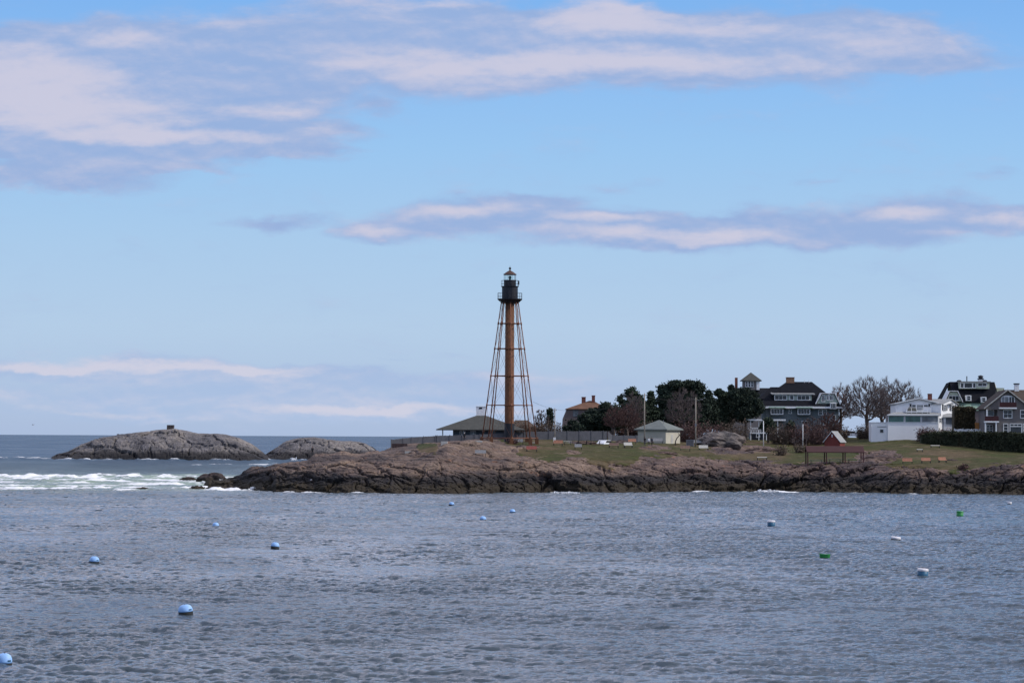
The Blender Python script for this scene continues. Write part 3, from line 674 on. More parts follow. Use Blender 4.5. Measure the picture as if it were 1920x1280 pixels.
# ------------------------------------------------------------------ big grey-green shingled house
D = 650; f = Fr(1494, D, gz(1494, D)); X, Z = f.X, f.Z
o = thing('house', 'large sage shingled house with black hip roof and wide white eaves', 'house', f.loc())
ze = Z(764)
MB().box(X(1433), X(1568), -5.2, 7, -1, ze-0.1).build('wall', M['sage_dark'], o)
mb = MB(); hip(mb, X(1412), X(1577), -6.6, 8.6, ze+0.2, Z(715.5), X(1476), X(1523), 0.6); rf = mb.build('roof', M['dark_roof'], o)
mb = MB(); hip(mb, X(1420), X(1470), -3.5, 5.5, Z(748), Z(725.5), X(1446), X(1462), 1.0); mb.build('side_roof', M['dark_roof'], o)
mb = MB(); mb.box(X(1411), X(1578), -6.75, -6.6, ze-0.22, ze+0.2); mb.box(X(1577), X(1578), -6.6, 8.6, ze-0.22, ze+0.2); mb.box(X(1411), X(1412), -6.6, 8.6, ze-0.22, ze+0.2); mb.build('eave_trim', M['white_trim'], o)
mb = MB(); mb.box(X(1475), X(1490), 0.0, 1.3, Z(718), Z(708)); mb.box(X(1475)-.08, X(1490)+.08, -0.08, 1.38, Z(708), Z(707)); mb.build('chimney', M['brick_tan'], o)
for px in (1509, 1517.5): MB().tube((X(px), 0.4, Z(717)), (X(px), 0.4, Z(712.5)), 0.06).build('vent_pipe', M['white_trim'], o)
# shed dormer
yd = -4.9
dm = MB().box(X(1449), X(1518), yd, 0.4, Z(753), Z(739.6)).build('dormer', M['sage'], o)
mb = MB(); slab(mb, [(X(1444), yd-0.45, Z(738.7)), (X(1524), yd-0.45, Z(738.7)), (X(1524), 0.8, Z(735)), (X(1444), 0.8, Z(735))], 0.2); mb.build('dormer_roof', M['grey_roof_light'], dm)
for a, b_, nx in ((1450, 1471, 3), (1478, 1484, 1), (1492, 1513.5, 3)):
    win(dm, (X(a), yd, Z(749.6)), FX, X(b_)-X(a), Z(742.3)-Z(749.6), nx, 1, FN, ft=0.14)
# gambrel gable on the right
mb = MB(); gp = [(X(1527), Z(757)), (X(1567), Z(757)), (X(1559), Z(740)), (X(1536), Z(740))]
mb.prism(gp, -6.0, 2.0); gb = mb.build('gable', M['sage'], o)
mb = MB()
outer = [(X(1525), Z(757.6)), (X(1569), Z(757.6)), (X(1560), Z(738.4)), (X(1535.5), Z(738.4))]
for (a, c_) in ((outer[0], outer[3]), (outer[3], outer[2]), (outer[2], outer[1])):
    aa, cc = Vector((a[0], 0, a[1])), Vector((c_[0], 0, c_[1])); d = (cc-aa); u = d.normalized(); nn = Vector((-u.z, 0, u.x))
    mb.obox((aa.x, -6.35, aa.z), u, (0, 1, 0), nn, d.length+0.12, 8.4, 0.16)
mb.build('gable_trim', M['white_trim'], gb)
for a, b_, nx, t in ((1536.5, 1541, 2, 742), (1546, 1548, 1, 742.5), (1551, 1556, 2, 742.5)): win(gb, (X(a), -6.0, Z(753 if a < 1540 else 750)), FX, X(b_)-X(a), Z(t)-Z(753 if a < 1540 else 750), nx, 1, FN, ft=0.12)
mb = MB(); mb.box(X(1551), X(1562), -6.9, -5.5, Z(767), Z(755.5)); mb.prismx([(-6.95, Z(755.5)), (-5, Z(755.5)), (-5, Z(753.5))], X(1550), X(1563)); bw = mb.build('bay', M['white_trim'], o)
win(bw, (X(1552.5), -6.9, Z(765.5)), FX, X(1560.5)-X(1552.5), Z(757)-Z(765.5), 3, 1, FN, ft=0.06)
# first-floor bays with green hip roofs
for a, b_ in ((1440, 1465), (1490, 1515)):
    mb = MB(); mb.box(X(a+1), X(b_-1), -6.2, -5.0, Z(779), Z(765)); by = mb.build('bay', M['sage_dark'], o)
    mb = MB(); hip(mb, X(a-3), X(b_+3), -7.0, -4.2, Z(765)+0.12, Z(758.5), X((a+b_)/2-0.5), X((a+b_)/2+0.5), -4.9); mb.build('bay_roof', M['green_roof'], by)
    win(by, (X(a+2), -6.2, Z(776)), FX, X(b_-2)-X(a+2), Z(767)-Z(776), 4, 1, FN, ft=0.14)
win(o, (X(1476), -5.2, Z(775)), FX, X(1480)-X(1476), Z(768)-Z(775), 1, 2, FN)
for a in (1531, 1539): win(o, (X(a), -5.2, Z(777)), FX, 0.7, Z(768.5)-Z(777), 1, 2, FN)
for a in (1552, 1557): win(o, (X(a), -5.2, Z(788)), FX, 0.55, Z(778)-Z(788), 1, 2, FN)
for a in (1445, 1500, 1535): win(o, (X(a), -5.2, Z(802)), FX, 1.1, Z(790)-Z(802), 2, 2, FN)
# porch on the left with lattice rail
pc = MB().box(X(1394), X(1466), -9.0, -5.2, Z(789), Z(786.5)).build('porch_roof', M['grey_roof_light'], o)
MB().box(X(1393.5), X(1466.5), -9.1, -9.0, Z(789.2), Z(786.3)).build('porch_trim', M['white_trim'], pc)
mb = MB()
for px in (1402, 1417, 1431, 1452): mb.tube((X(px), -8.8, -1), (X(px), -8.8, Z(789)), 0.09, None, 6)
mb.build('porch_post', M['white_trim'], o)
mb = MB(); mb.box(X(1401), X(1453), -8.95, -8.85, Z(803), Z(802)); mb.box(X(1401), X(1453), -8.95, -8.85, Z(813), Z(811.5))
for i in range(27):
    xa = X(1401) + i*(X(1453)-X(1401))/26; mb.tube((xa, -8.9, Z(812)), (xa+0.35 if i % 2 else xa-0.35, -8.9, Z(802.5)), 0.045, None, 4)
mb.build('porch_railing', M['white_trim'], o)
MB().box(X(1401), X(1453), -8.8, -5.2, -1, Z(812.2)).build('porch_base', M['black'], o)
win(o, (X(1413), -8.8, Z(819.5)), FX, 0.6, 0.6, 1, 1, FN)

# house with the cupola behind the pines
D = 725; f = Fr(1408, D, 9.0); X, Z = f.X, f.Z
o = thing('house', 'grey house behind the pines with square glazed cupola', 'house', f.loc())
MB().box(X(1366), X(1450), -4, 6, -0.5, Z(742)).build('wall', M['taupe'], o)
mb = MB(); hip(mb, X(1358), X(1458), -5, 7, Z(742), Z(727), X(1374), X(1446)); mb.build('roof', M['dark_roof'], o)
cu = MB().box(X(1393), X(1423), -2.2, 1.6, Z(731), Z(713)).build('cupola', M['taupe'], o)
mb = MB(); hip(mb, X(1389), X(1427), -2.7, 2.1, Z(713.3), Z(698.3), X(1407.5), X(1408.5)); mb.build('cupola_roof', M['grey_roof'], cu)
for a in (1397.5, 1402.5, 1407.5): win(cu, (X(a), -2.2, Z(725)), FX, 0.42, Z(715.5)-Z(725), 1, 2, FN, ft=0.1)
mb = MB(); mb.box(X(1417.5), X(1423.2), -2.26, 1.6, Z(731), Z(713.5)); mb.build('cupola_side', M['white'], cu)
mb = MB(); mb.box(X(1378), X(1383), -1, -0.3, Z(731), Z(708)); mb.build('chimney', M['brick'], o)

# ------------------------------------------------------------------ white house
D = 620; f = Fr(1710, D, gz(1710, D)); X, Z = f.X, f.Z
o = thing('house', 'long white clapboard house with glazed porch above the lawn', 'house', f.loc())
Y0 = -1.5
mb = MB(); mb.prism([(X(1678.5), -1), (X(1761), -1), (X(1761), Z(756.5)), (X(1721.5), Z(748.2)), (X(1678.5), Z(756.5))], Y0, 7.5); mb.build('wall', M['white'], o)
mb = MB()
slab(mb, [(X(1676), Y0-0.5, Z(757)), (X(1721.5), Y0-0.5, Z(747)), (X(1721.5), 8, Z(747)), (X(1676), 8, Z(757))], 0.16)
slab(mb, [(X(1763), Y0-0.5, Z(757)), (X(1721.5), Y0-0.5, Z(747)), (X(1721.5), 8, Z(747)), (X(1763), 8, Z(757))], 0.16)
slab(mb, [(X(1721.5), 2.5, Z(747.2)), (X(1787), 2.5, Z(747.2)), (X(1787), -1.2, Z(757)), (X(1740), -1.2, Z(757))], 0.14)
mb.build('roof', M['grey_roof_light'], o)
mb = MB()
for (a, c_) in (((X(1675.5), Z(757.4)), (X(1721.5), Z(747.3))), ((X(1721.5), Z(747.3)), (X(1763.5), Z(757.4)))):
    aa, cc = Vector((a[0], Y0-0.56, a[1])), Vector((c_[0], Y0-0.56, c_[1])); d = cc-aa
    mb.obox(aa, d.normalized(), (0, 1, 0), (0, 0, 1), d.length, 0.06, 0.16)
mb.build('eave_trim', M['white_trim'], o)
# upper windows and shutters
for a, b_, nx in ((1709, 1715.5, 1), (1718, 1729, 3), (1731, 1738, 1)):
    big = nx == 3
    win(o, (X(a), Y0, Z(768.5 if big else 762)), FX, X(b_)-X(a), Z(759)-Z(768.5 if big else 762), nx, 1, FN, pane=M['pane_grey'] if big else M['pane'])
for a in (1704.3, 1739): MB().box(X(a), X(a+3.2), Y0-0.06, Y0+0.01, Z(762), Z(757)).build('shutter', M['black'], o)
# balcony
bal = MB().box(X(1695), X(1741), Y0-2.2, Y0, Z(773), Z(771)).build('balcony', M['white_trim'], o)
mb = MB()
for px in (1696, 1705, 1715, 1725, 1735, 1740): mb.tube((X(px), Y0-2.1, Z(778)), (X(px), Y0-2.1, Z(764)), 0.05, None, 5)
mb.box(X(1695), X(1741), Y0-2.14, Y0-2.06, Z(764.6), Z(764)); mb.build('railing', M['white_trim'], bal)
mb = MB(); slab(mb, [(X(1697), Y0-2.0, Z(770.8)), (X(1715), Y0-2.0, Z(770.8)), (X(1715), Y0-0.1, Z(762.5)), (X(1703), Y0-0.1, Z(762.5))], 0.06); mb.build('awning', M['grey_roof'], bal)
# porch wing
yp = -5.5
MB().box(X(1659), X(1753), yp, Y0, -1, Z(791.5)).build('porch_wall', M['white'], o)
mb = MB(); slab(mb, [(X(1657), yp-0.4, Z(777.6)), (X(1755), yp-0.4, Z(777.6)), (X(1761), Y0, Z(772.6)), (X(1676), Y0, Z(772.6))], 0.12); mb.build('porch_roof', M['grey_roof_light'], o)
MB().box(X(1657), X(1755), yp-0.46, yp-0.4, Z(779.3), Z(777.2)).build('porch_trim', M['white_trim'], o)
mb = MB(); mb.box(X(1695), X(1735), yp+2.0, yp+2.4, Z(779), Z(773.5)); mb.build('clerestory', M['pane'], o)
for a, b_, pn in ((1660.5, 1688.5, 'pane_green'), (1691.5, 1719.5, 'pane_green'), (1722.5, 1751.5, 'pane_grey')):
    win(o, (X(a), yp+0.05, Z(791.3)), FX, X(b_)-X(a), Z(779.8)-Z(791.6), 1, 1, FN, pane=M[pn], name='porch_window', ft=0.13)
MB().box(X(1659.2), X(1752.8), yp+0.3, Y0, Z(791.5), Z(778.5)).build('porch_core', M['taupe'], o)
MB().box(X(1629), X(1659), yp+0.6, Y0+1, -1.2, Z(792.5)).build('annex', M['white'], o)
MB().box(X(1628.5), X(1659.5), yp+0.5, Y0+1.05, Z(792.5), Z(791.7)).build('annex_cap', M['white_trim'], o)
win(o, (X(1645.5), yp+0.6, Z(810.5)), FX, X(1651)-X(1645.5), Z(805.5)-Z(810.5), 1, 1, FN, trim=M['black'], ft=0.03)
mb = MB(); mb.box(X(1640), X(1657), yp+0.5, yp+0.6, Z(800.6), Z(799.8)); mb.build('ledge', M['grey_roof'], o)
# sunlit wing with its gable turned to the right
WA = R(48); wu = Vector((math.cos(WA), math.sin(WA), 0)); wn = Vector((math.sin(WA), -math.cos(WA), 0))
a0 = Vector((X(1761), -2.9, 0)); wl = X(1797)-X(1761); wl = wl/math.cos(WA)
mb = MB(); zs, za = Z(757.5), Z(747.8)
pts = [a0 + Vector((0, 0, -1)), a0 + wu*wl + Vector((0, 0, -1)), a0 + wu*wl + Vector((0, 0, zs)), a0 + wu*(wl*0.6) + Vector((0, 0, za)), a0 + Vector((0, 0, zs))]
bk = [p - wn*6 for p in pts]
mb.add(pts + bk, [(0, 1, 2, 3, 4), (9, 8, 7, 6, 5)] + [(i, 5+i, 5+(i+1) % 5, (i+1) % 5) for i in range(5)])
wing = mb.build('side_wing', M['white'], o)
mb = MB(); up = Vector((0, 0, 0.05))
slab(mb, [pts[4]+wn*0.3+up-wu*0.3, pts[3]+wn*0.3+up, bk[3]+up, bk[4]+up-wu*0.3], 0.12); slab(mb, [pts[2]+wn*0.3+up+wu*0.3, pts[3]+wn*0.3+up, bk[3]+up, bk[2]+up+wu*0.3], 0.12)
mb.build('wing_roof', M['grey_roof_light'], wing)
for fr_, w in ((0.16, 0.14), (0.62, 0.2)):
    oo = a0 + wu*(wl*fr_) + Vector((0, 0, Z(769.5))); win(wing, oo, wu, wl*w, Z(759)-Z(769.5), 2, 3, wn)
    for q in (-0.09, w+0.02): mb = MB(); mb.obox(oo + wu*(wl*q), wu, (0, 0, 1), wn, wl*0.065, Z(758.5)-Z(770), 0.06); mb.build('shutter', M['black'], wing)
# lower bay right of the porch
MB().box(X(1764), X(1788), -4.6, -0.5, -1, Z(781)).build('bay_wall', M['white'], o)
mb = MB(); slab(mb, [(X(1762), -4.9, Z(781.5)), (X(1790), -4.9, Z(781.5)), (X(1788), -1.2, Z(774.5)), (X(1769), -1.2, Z(774.5))], 0.13); mb.build('bay_roof', M['grey_roof_light'], o)
for a in (1768.5, 1777): win(o, (X(a), -4.6, Z(793.5)), FX, X(a+6.5)-X(a), Z(784)-Z(793.5), 1, 2, FN, trim=M['blue_grey'], pane=M['pane_grey'])
mb = MB(); q0 = Vector((X(1753), yp, -1)); mb.obox(q0, wu, (0, 0, 1), -wn, (X(1764)-X(1753))/math.cos(WA), Z(780)+1, 2.0); gw = mb.build('return_wall', M['white'], o)
for d_ in (0.18, 0.55): win(gw, q0 + wu*(d_*(X(1764)-X(1753))/math.cos(WA)) + Vector((0, 0, 1+Z(791))), wu, 0.42, Z(784)-Z(791), 1, 2, wn, ft=0.05)
mb = MB(); mb.box(X(1742.5), X(1750), 1.5, 2.3, Z(750), Z(738.3)); mb.box(X(1742.2), X(1750.3), 1.44, 2.36, Z(738.3), Z(737.4)); mb.build('chimney', M['brick'], o)

# ------------------------------------------------------------------ pale green gambrel house
D = 665; f = Fr(1822, D, gz(1822, D)); X, Z = f.X, f.Z
o = thing('house', 'pale green gambrel house with black roof behind the white house', 'house', f.loc())
MB().box(X(1786), X(1868), -3.5, 6, -1, Z(757)).build('wall', M['pale_green'], o)
mb = MB(); slab(mb, [(X(1780), -4.6, Z(753)), (X(1868), -4.6, Z(753)), (X(1864), -0.9, Z(716)), (X(1780.5), -0.9, Z(716))], 0.2)
slab(mb, [(X(1780.5), -0.9, Z(716)), (X(1864), -0.9, Z(716)), (X(1864), 5, Z(718)), (X(1780.5), 5, Z(718))], 0.2)
slab(mb, [(X(1780.5), -0.9, Z(716)), (X(1780.5), 5, Z(718)), (X(1765), 6, Z(748)), (X(1765), -1.0, Z(748))], 0.2); mb.build('roof', M['dark_roof'], o)
MB().prismx([(-4.2, Z(757)), (-0.85, Z(719)), (4.9, Z(720)), (4.9, Z(757))], X(1783), X(1863)).build('attic', M['pale_green'], o)
mb = MB(); gpts = [(X(1864.2), -4.8, Z(753)), (X(1864.2), -0.9, Z(717.5)), (X(1872), 3, Z(722)), (X(1872), 3, Z(753))]
mb.add(gpts + [(p[0]-0.3, p[1]+0.2, p[2]) for p in gpts], [(0, 1, 2, 3), (7, 6, 5, 4), (0, 4, 5, 1), (1, 5, 6, 2), (2, 6, 7, 3), (3, 7, 4, 0)]); mb.build('gable_end', M['cream'], o)  # yellow sunlight on this pale green gable is put into its cream colour
mb = MB(); slab(mb, [(X(1790), -6.5, Z(769)), (X(1852), -6.5, Z(769)), (X(1860), -3.5, Z(752.5)), (X(1796), -3.5, Z(752.5))], 0.16); mb.build('lower_roof', M['green_roof'], o)
MB().box(X(1795), X(1850), -6.2, -3.5, -1, Z(768)).build('lower_wall', M['mauve'], o)
dm = MB().box(X(1795), X(1851), -3.4, 0, Z(729), Z(717)).build('dormer', M['pale_green'], o)
mb = MB(); mb.box(X(1793), X(1853), -3.8, 0.5, Z(717), Z(715.2)); mb.build('dormer_roof', M['grey_roof_light'], dm)
for a, b_, nx in ((1797.5, 1802.5, 1), (1804.5, 1818.5, 1), (1820.5, 1825, 1), (1830, 1845.5, 2)): win(dm, (X(a), -3.4, Z(727 if b_ < 1829 else 724)), FX, X(b_)-X(a), Z(719)-Z(727 if b_ < 1829 else 724), nx, 1, FN, ft=0.12)
for a, zz in ((1806, 752), (1834, 755)):
    mb = MB(); mb.box(X(a-1), X(a+9), -5.3, -3.4, Z(zz), Z(zz-10.5)); d2 = mb.build('dormer', M['white_trim'], o)
    win(d2, (X(a+1), -5.3, Z(zz-1.5)), FX, X(a+7)-X(a+1), Z(zz-9)-Z(zz-1.5), 1, 2, FN, ft=0.06)
mb = MB(); mb.prism([(X(1768), Z(753)), (X(1796), Z(753)), (X(1788), Z(736)), (X(1775), Z(736))], -5.6, -1); gb = mb.build('gable', M['pale_green'], o)
mb = MB()
og = [(X(1765.5), Z(753.5)), (X(1774), Z(734.6)), (X(1788.5), Z(734.6)), (X(1797.5), Z(753.5))]
for (a, c_) in zip(og[:-1], og[1:]):
    aa, cc = Vector((a[0], -5.95, a[1])), Vector((c_[0], -5.95, c_[1])); d = cc-aa; u = d.normalized(); nn = Vector((-u.z, 0, u.x))
    mb.obox(aa, u, (0, 1, 0), nn, d.length+0.1, 4.8, 0.15)
mb.build('gable_trim', M['white_trim'], gb)
win(gb, (X(1773), -5.6, Z(751)), FX, X(1791)-X(1773), Z(743)-Z(751), 3, 1, FN, ft=0.1)
mb = MB(); mb.box(X(1836), X(1845), 0.5, 1.6, Z(718), Z(711)); ch = mb.build('chimney', M['white_trim'], o)
mb = MB(); mb.box(X(1835), X(1846), 0.4, 1.7, Z(711), Z(709)); mb.box(X(1837), X(1844), 0.6, 1.5, Z(709), Z(706.5)); mb.lathe([(0.62, 0), (0.55, 0.25), (0.1, 0.42)], (X(1840.5), 1.05, Z(706.5)), 12); mb.build('chimney_cap', M['black'], ch)
MB().tube((X(1814), 0.6, Z(716)), (X(1814), 0.6, Z(705)), 0.11, None, 8).build('flue', M['black'], o)
MB().lathe([(0.5, 0), (0.5, 0.2), (0.2, 0.32)], (X(1799), 0.2, Z(715)), 12).build('roof_vent', M['black'], o)
MB().lathe([(0.5, 0), (0.5, 0.2), (0.2, 0.32)], (X(1845), -1.5, Z(715)), 12).build('roof_vent', M['black'], o)
MB().box(X(1868), X(1882), -1, 6, Z(760), Z(727)).build('rear_block', M['pale_green'], o)

# ------------------------------------------------------------------ taupe gable house at the right edge
D = 602; f = Fr(1883, D, gz(1883, D)); X, Z = f.X, f.Z
o = thing('house', 'taupe shingled gable house with dark red balconies at the right edge', 'house', f.loc())
mb = MB(); mb.prism([(X(1865), -1), (X(1960), -1), (X(1960), Z(795)), (X(1924), Z(764)), (X(1883), Z(733.5)), (X(1843), Z(764)), (X(1843), Z(768)), (X(1865), Z(768))], -4, 6); mb.build('wall', M['taupe'], o)
MB().box(X(1844), X(1865), -1.8, 6, -1, Z(768)).build('recess_wall', M['taupe'], o)
mb = MB()
slab(mb, [(X(1839), -4.6, Z(766.5)), (X(1883), -4.6, Z(731.7)), (X(1883), 7, Z(731.7)), (X(1839), 7, Z(766.5))], 0.16)
slab(mb, [(X(1928), -4.6, Z(766.5)), (X(1883), -4.6, Z(731.7)), (X(1883), 7, Z(731.7)), (X(1928), 7, Z(766.5))], 0.16)
slab(mb, [(X(1884), 2, Z(730.3)), (X(1975), 2, Z(730.3)), (X(1975), -3, Z(766)), (X(1910), -3, Z(766))], 0.16)
mb.build('roof', M['brown_roof'], o)
mb = MB()
for (a, c_) in (((X(1838.5), Z(767.6)), (X(1883), Z(732.4))), ((X(1883), Z(732.4)), (X(1928.5), Z(767.6)))):
    aa, cc = Vector((a[0], -4.68, a[1])), Vector((c_[0], -4.68, c_[1])); d = cc-aa
    mb.obox(aa, d.normalized(), (0, 1, 0), (0, 0, 1), d.length, 0.08, 0.26)
mb.build('barge_board', M['concrete'], o)
mb = MB(); mb.box(X(1905.5), X(1913.5), 1.5, 2.5, Z(733), Z(720)); ch = mb.build('chimney', M['white_trim'], o)
MB().box(X(1904.5), X(1914.5), 1.4, 2.6, Z(720), Z(718)).build('chimney_cap', M['black'], ch)
# arched attic window behind its balcony
mb = MB(); n = 10; arc = [(X(1884)+X(1897)*1.0*math.cos(math.pi*i/n), Z(746.5)+0.45*math.sin(math.pi*i/n)) for i in range(n+1)]
arc = [(X(1884)+ (X(1897)-X(1884))*math.cos(math.pi*i/n), Z(746.5)+0.5*math.sin(math.pi*i/n)) for i in range(n+1)]
mb.prism([(X(1871), Z(757)), (X(1897), Z(757))] + arc, -4.12, -4.0); aw = mb.build('arched_window', M['white_trim'], o)
for a, b_, pn in ((1872.5, 1877.5, 'pane_grey'), (1878.5, 1885, 'pane_grey'), (1886.5, 1890, 'pane'), (1891, 1895.5, 'pane')): MB().box(X(a), X(b_), -4.16, -4.05, Z(757), Z(744.5)).build('pane', M[pn], aw)
def balcony(x0, x1, y, zt_, zb_):
    b_ = MB().box(x0-0.1, x1+0.1, y-1.2, y, zb_-0.28, zb_).build('balcony', M['white_trim'], o)
    mb = MB(); mb.box(x0, x1, y-1.14, y-1.06, zt_-0.1, zt_)
    k = int((x1-x0)/0.13)
    for i in range(k+1): xx = x0+(x1-x0)*i/k; mb.box(xx-0.03, xx+0.03, y-1.13, y-1.07, zb_, zt_-0.1)
    mb.box(x0, x1, y-1.1, y-1.09, zb_, zt_-0.1); mb.build('railing', M['balcony_red'], b_)
balcony(X(1867.5), X(1898), -4, Z(754.5), Z(764))
balcony(X(1840), X(1865), -4, Z(780.5), Z(789.5))
for px in (1839.5, 1859.5): MB().box(X(px), X(px+2.4), -5.1, -4.85, -1, Z(791.5)).build('porch_post', M['white_trim'], o)
MB().box(X(1843.5), X(1846), -4.2, -4.0, Z(790), Z(768)).build('corner_post', M['white_trim'], o)
win(o, (X(1850.5), -1.8, Z(779)), FX, X(1860)-X(1850.5), Z(769)-Z(779), 1, 1, FN, pane=M['pane_grey'])
for a in (1848, 1854): win(o, (X(a), -1.8, Z(811)), FX, 0.45, Z(797)-Z(811), 1, 3, FN, ft=0.05)
for a, b_, t, bt, nx, ny in ((1876.5, 1891, 769.5, 783, 2, 2), (1908, 1923, 769.5, 783, 2, 2), (1876.5, 1883.5, 795, 812, 1, 3), (1888.5, 1909, 800, 812, 1, 1), (1888.5, 1909, 795, 798.5, 3, 1), (1913, 1923, 795, 812, 1, 3)):
    win(o, (X(a), -4, Z(bt)), FX, X(b_)-X(a), Z(t)-Z(bt), nx, ny, FN, ft=0.13)
# fence and gate between the houses
D = 606; f = Fr(1815, D, gz(1815, D)); X, Z = f.X, f.Z
o = thing('white_fence', 'low white board fence in front of the clipped brown arborvitae', 'fence', f.loc())
mb = MB(); tops = [803.5, 804.5, 804, 805.2, 804.4, 805.5, 804.8]
for i in range(24):
    a = 1790 + i*2.0; mb.box(X(a), X(a+1.85), -0.05, 0.05, -0.8, Z(804.2+0.6*math.sin(i*0.9)))
mb.build('boards', M['white_trim'], o)
mb = MB()
for a in (1790, 1806, 1822, 1838): mb.box(X(a)-0.07, X(a)+0.07, -0.12, 0.1, -0.8, Z(803))
mb.build('post', M['white_trim'], o)
o = thing('wooden_gate', 'orange wooden gate panel beside the taupe house porch', 'gate', (wx(1832.5, 607), 607, gz(1832, 607)))
mb = MB()
for i in range(4): mb.box(-0.42+i*0.21, -0.42+i*0.21+0.195, -0.05, 0.05, -0.5, Z(792)+f.zb-gz(1832, 607))
mb.build('boards', M['orange_wood'], o)
zz = Z(792)+f.zb-gz(1832, 607); MB().box(-0.46, 0.46, 0.05, 0.12, zz-0.3, zz-0.15).build('cross_rail', M['orange_wood'], o)

# ------------------------------------------------------------------ red hut and picnic shelter
D = 553; p = ground(1566, 840, 520); D = p.y; f = Fr(1575, D, gz(1575, D)); X, Z = f.X, f.Z
o = thing('red_hut', 'small barn red hut with grey gable roof behind the picnic shelter', 'hut', f.loc(), R(-24))
w = 3.1; dp = 3.3; hw = Z(826.5)
mb = MB(); mb.add([(-w, 0, -0.8), (0, 0, -0.8), (0, 0, hw), (-w/2, 0, hw+1.75), (-w, 0, hw), (-w, dp, -0.8), (0, dp, -0.8), (0, dp, hw), (-w/2, dp, hw+1.75), (-w, dp, hw)],
   [(0, 1, 2, 3, 4), (9, 8, 7, 6, 5), (1, 6, 7, 2), (5, 0, 4, 9), (0, 5, 6, 1)]); mb.build('wall', M['red_wall'], o)
mb = MB()
slab(mb, [(0.25, -0.22, hw-0.2), (-w/2, -0.22, hw+1.95), (-w/2, dp+0.2, hw+1.95), (0.25, dp+0.2, hw-0.2)], 0.12)
slab(mb, [(-w-0.25, -0.22, hw-0.2), (-w/2, -0.22, hw+1.95), (-w/2, dp+0.2, hw+1.95), (-w-0.25, dp+0.2, hw-0.2)], 0.12); mb.build('roof', M['grey_roof_light'], o)
mb = MB()
for sx in (-1, 1):
    a = Vector((-w/2, -0.27, hw+1.83)); c_ = Vector((-w/2+sx*(w/2+0.27), -0.27, hw-0.34)); d = c_-a; mb.obox(a, d.normalized(), (0, 1, 0), (0, 0, 1), d.length, 0.06, 0.13)
mb.build('barge_board', M['white_trim'], o)
MB().box(-w/2-0.1, -w/2+0.1, -0.04, 0.02, hw+0.75, hw+1.3).build('vent', M['white_trim'], o)

p = ground(1566, 867, 510); D = p.y; f = Fr(1566, D, gz(1566, D)); X, Z = f.X, f.Z
o = thing('picnic_shelter', 'open picnic shelter with dull red roof on posts above the rocks', 'shelter', f.loc())
mb = MB(); slab(mb, [(X(1512.5), -0.9, Z(847)), (X(1620.5), -0.9, Z(847)), (X(1620.5), 1.2, Z(835.8)), (X(1512.5), 1.2, Z(835.8))], 0.12)
slab(mb, [(X(1512.5), 1.2, Z(835.8)), (X(1620.5), 1.2, Z(835.8)), (X(1620.5), 3.3, Z(846)), (X(1512.5), 3.3, Z(846))], 0.12); mb.build('roof', M['red_roof'], o)
for px in (1514.5, 1549.5, 1584.5, 1618.5):
    for yy in (-0.6, 3.0): MB().box(X(px)-0.1, X(px)+0.1, yy-0.1, yy+0.1, -1.2, Z(846)-0.05).build('post', M['balcony_red'], o)
MB().box(X(1513), X(1620), -0.72, -0.62, Z(848.4), Z(847.3)).build('beam', M['balcony_red'], o)

def picnic_table(label, px, py, mat, wdt=1.9, group='picnic tables', Y=None):
    p = ground(px, py, 505) if Y is None else Vector((wx(px, Y), Y, gz(px, Y)))
    o = thing('picnic_table', label, 'table', p, R(random.uniform(-8, 8)), group)
    mb = MB()
    for i in range(4): mb.box(-wdt/2, wdt/2, -0.4+i*0.2, -0.4+i*0.2+0.185, 0.70, 0.75)
    mb.build('tabletop', mat, o)
    for sg in (-1, 1):
        mb = MB(); mb.box(-wdt/2, wdt/2, sg*0.75-0.13, sg*0.75+0.13, 0.42, 0.46); mb.build('seat', mat, o)
    for sx in (-1, 1):
        mb = MB(); x = sx*wdt*0.36
        mb.tube((x, -0.75, 0), (x, -0.25, 0.70), 0.05, None, 5); mb.tube((x, 0.75, 0), (x, 0.25, 0.70), 0.05, None, 5); mb.box(x-0.04, x+0.04, -0.75, 0.75, 0.36, 0.42)
        mb.build('leg', M['bench_leg'], o)
    return o
shY = D + 0.9
for px, lb in ((1531, 'grey picnic table under the left bay of the red shelter'), (1566, 'grey picnic table under the middle bay of the red shelter'), (1602, 'grey picnic table under the right bay of the red shelter')):
    picnic_table(lb, px, 0, M['bench_grey'], 2.6, 'tables under the shelter', shY)
picnic_table('dark picnic table before the fence, nearer the lighthouse', 1093, 0, M['bench_leg'], 2.2, 'dark picnic tables', 571)
picnic_table('dark picnic table before the fence, nearer the white car', 1117, 0, M['bench_leg'], 2.2, 'dark picnic tables', 571)
picnic_table('white picnic table at the fence by the leftmost pole', 1065, 0, M['white_trim'], 1.5, None, 570)

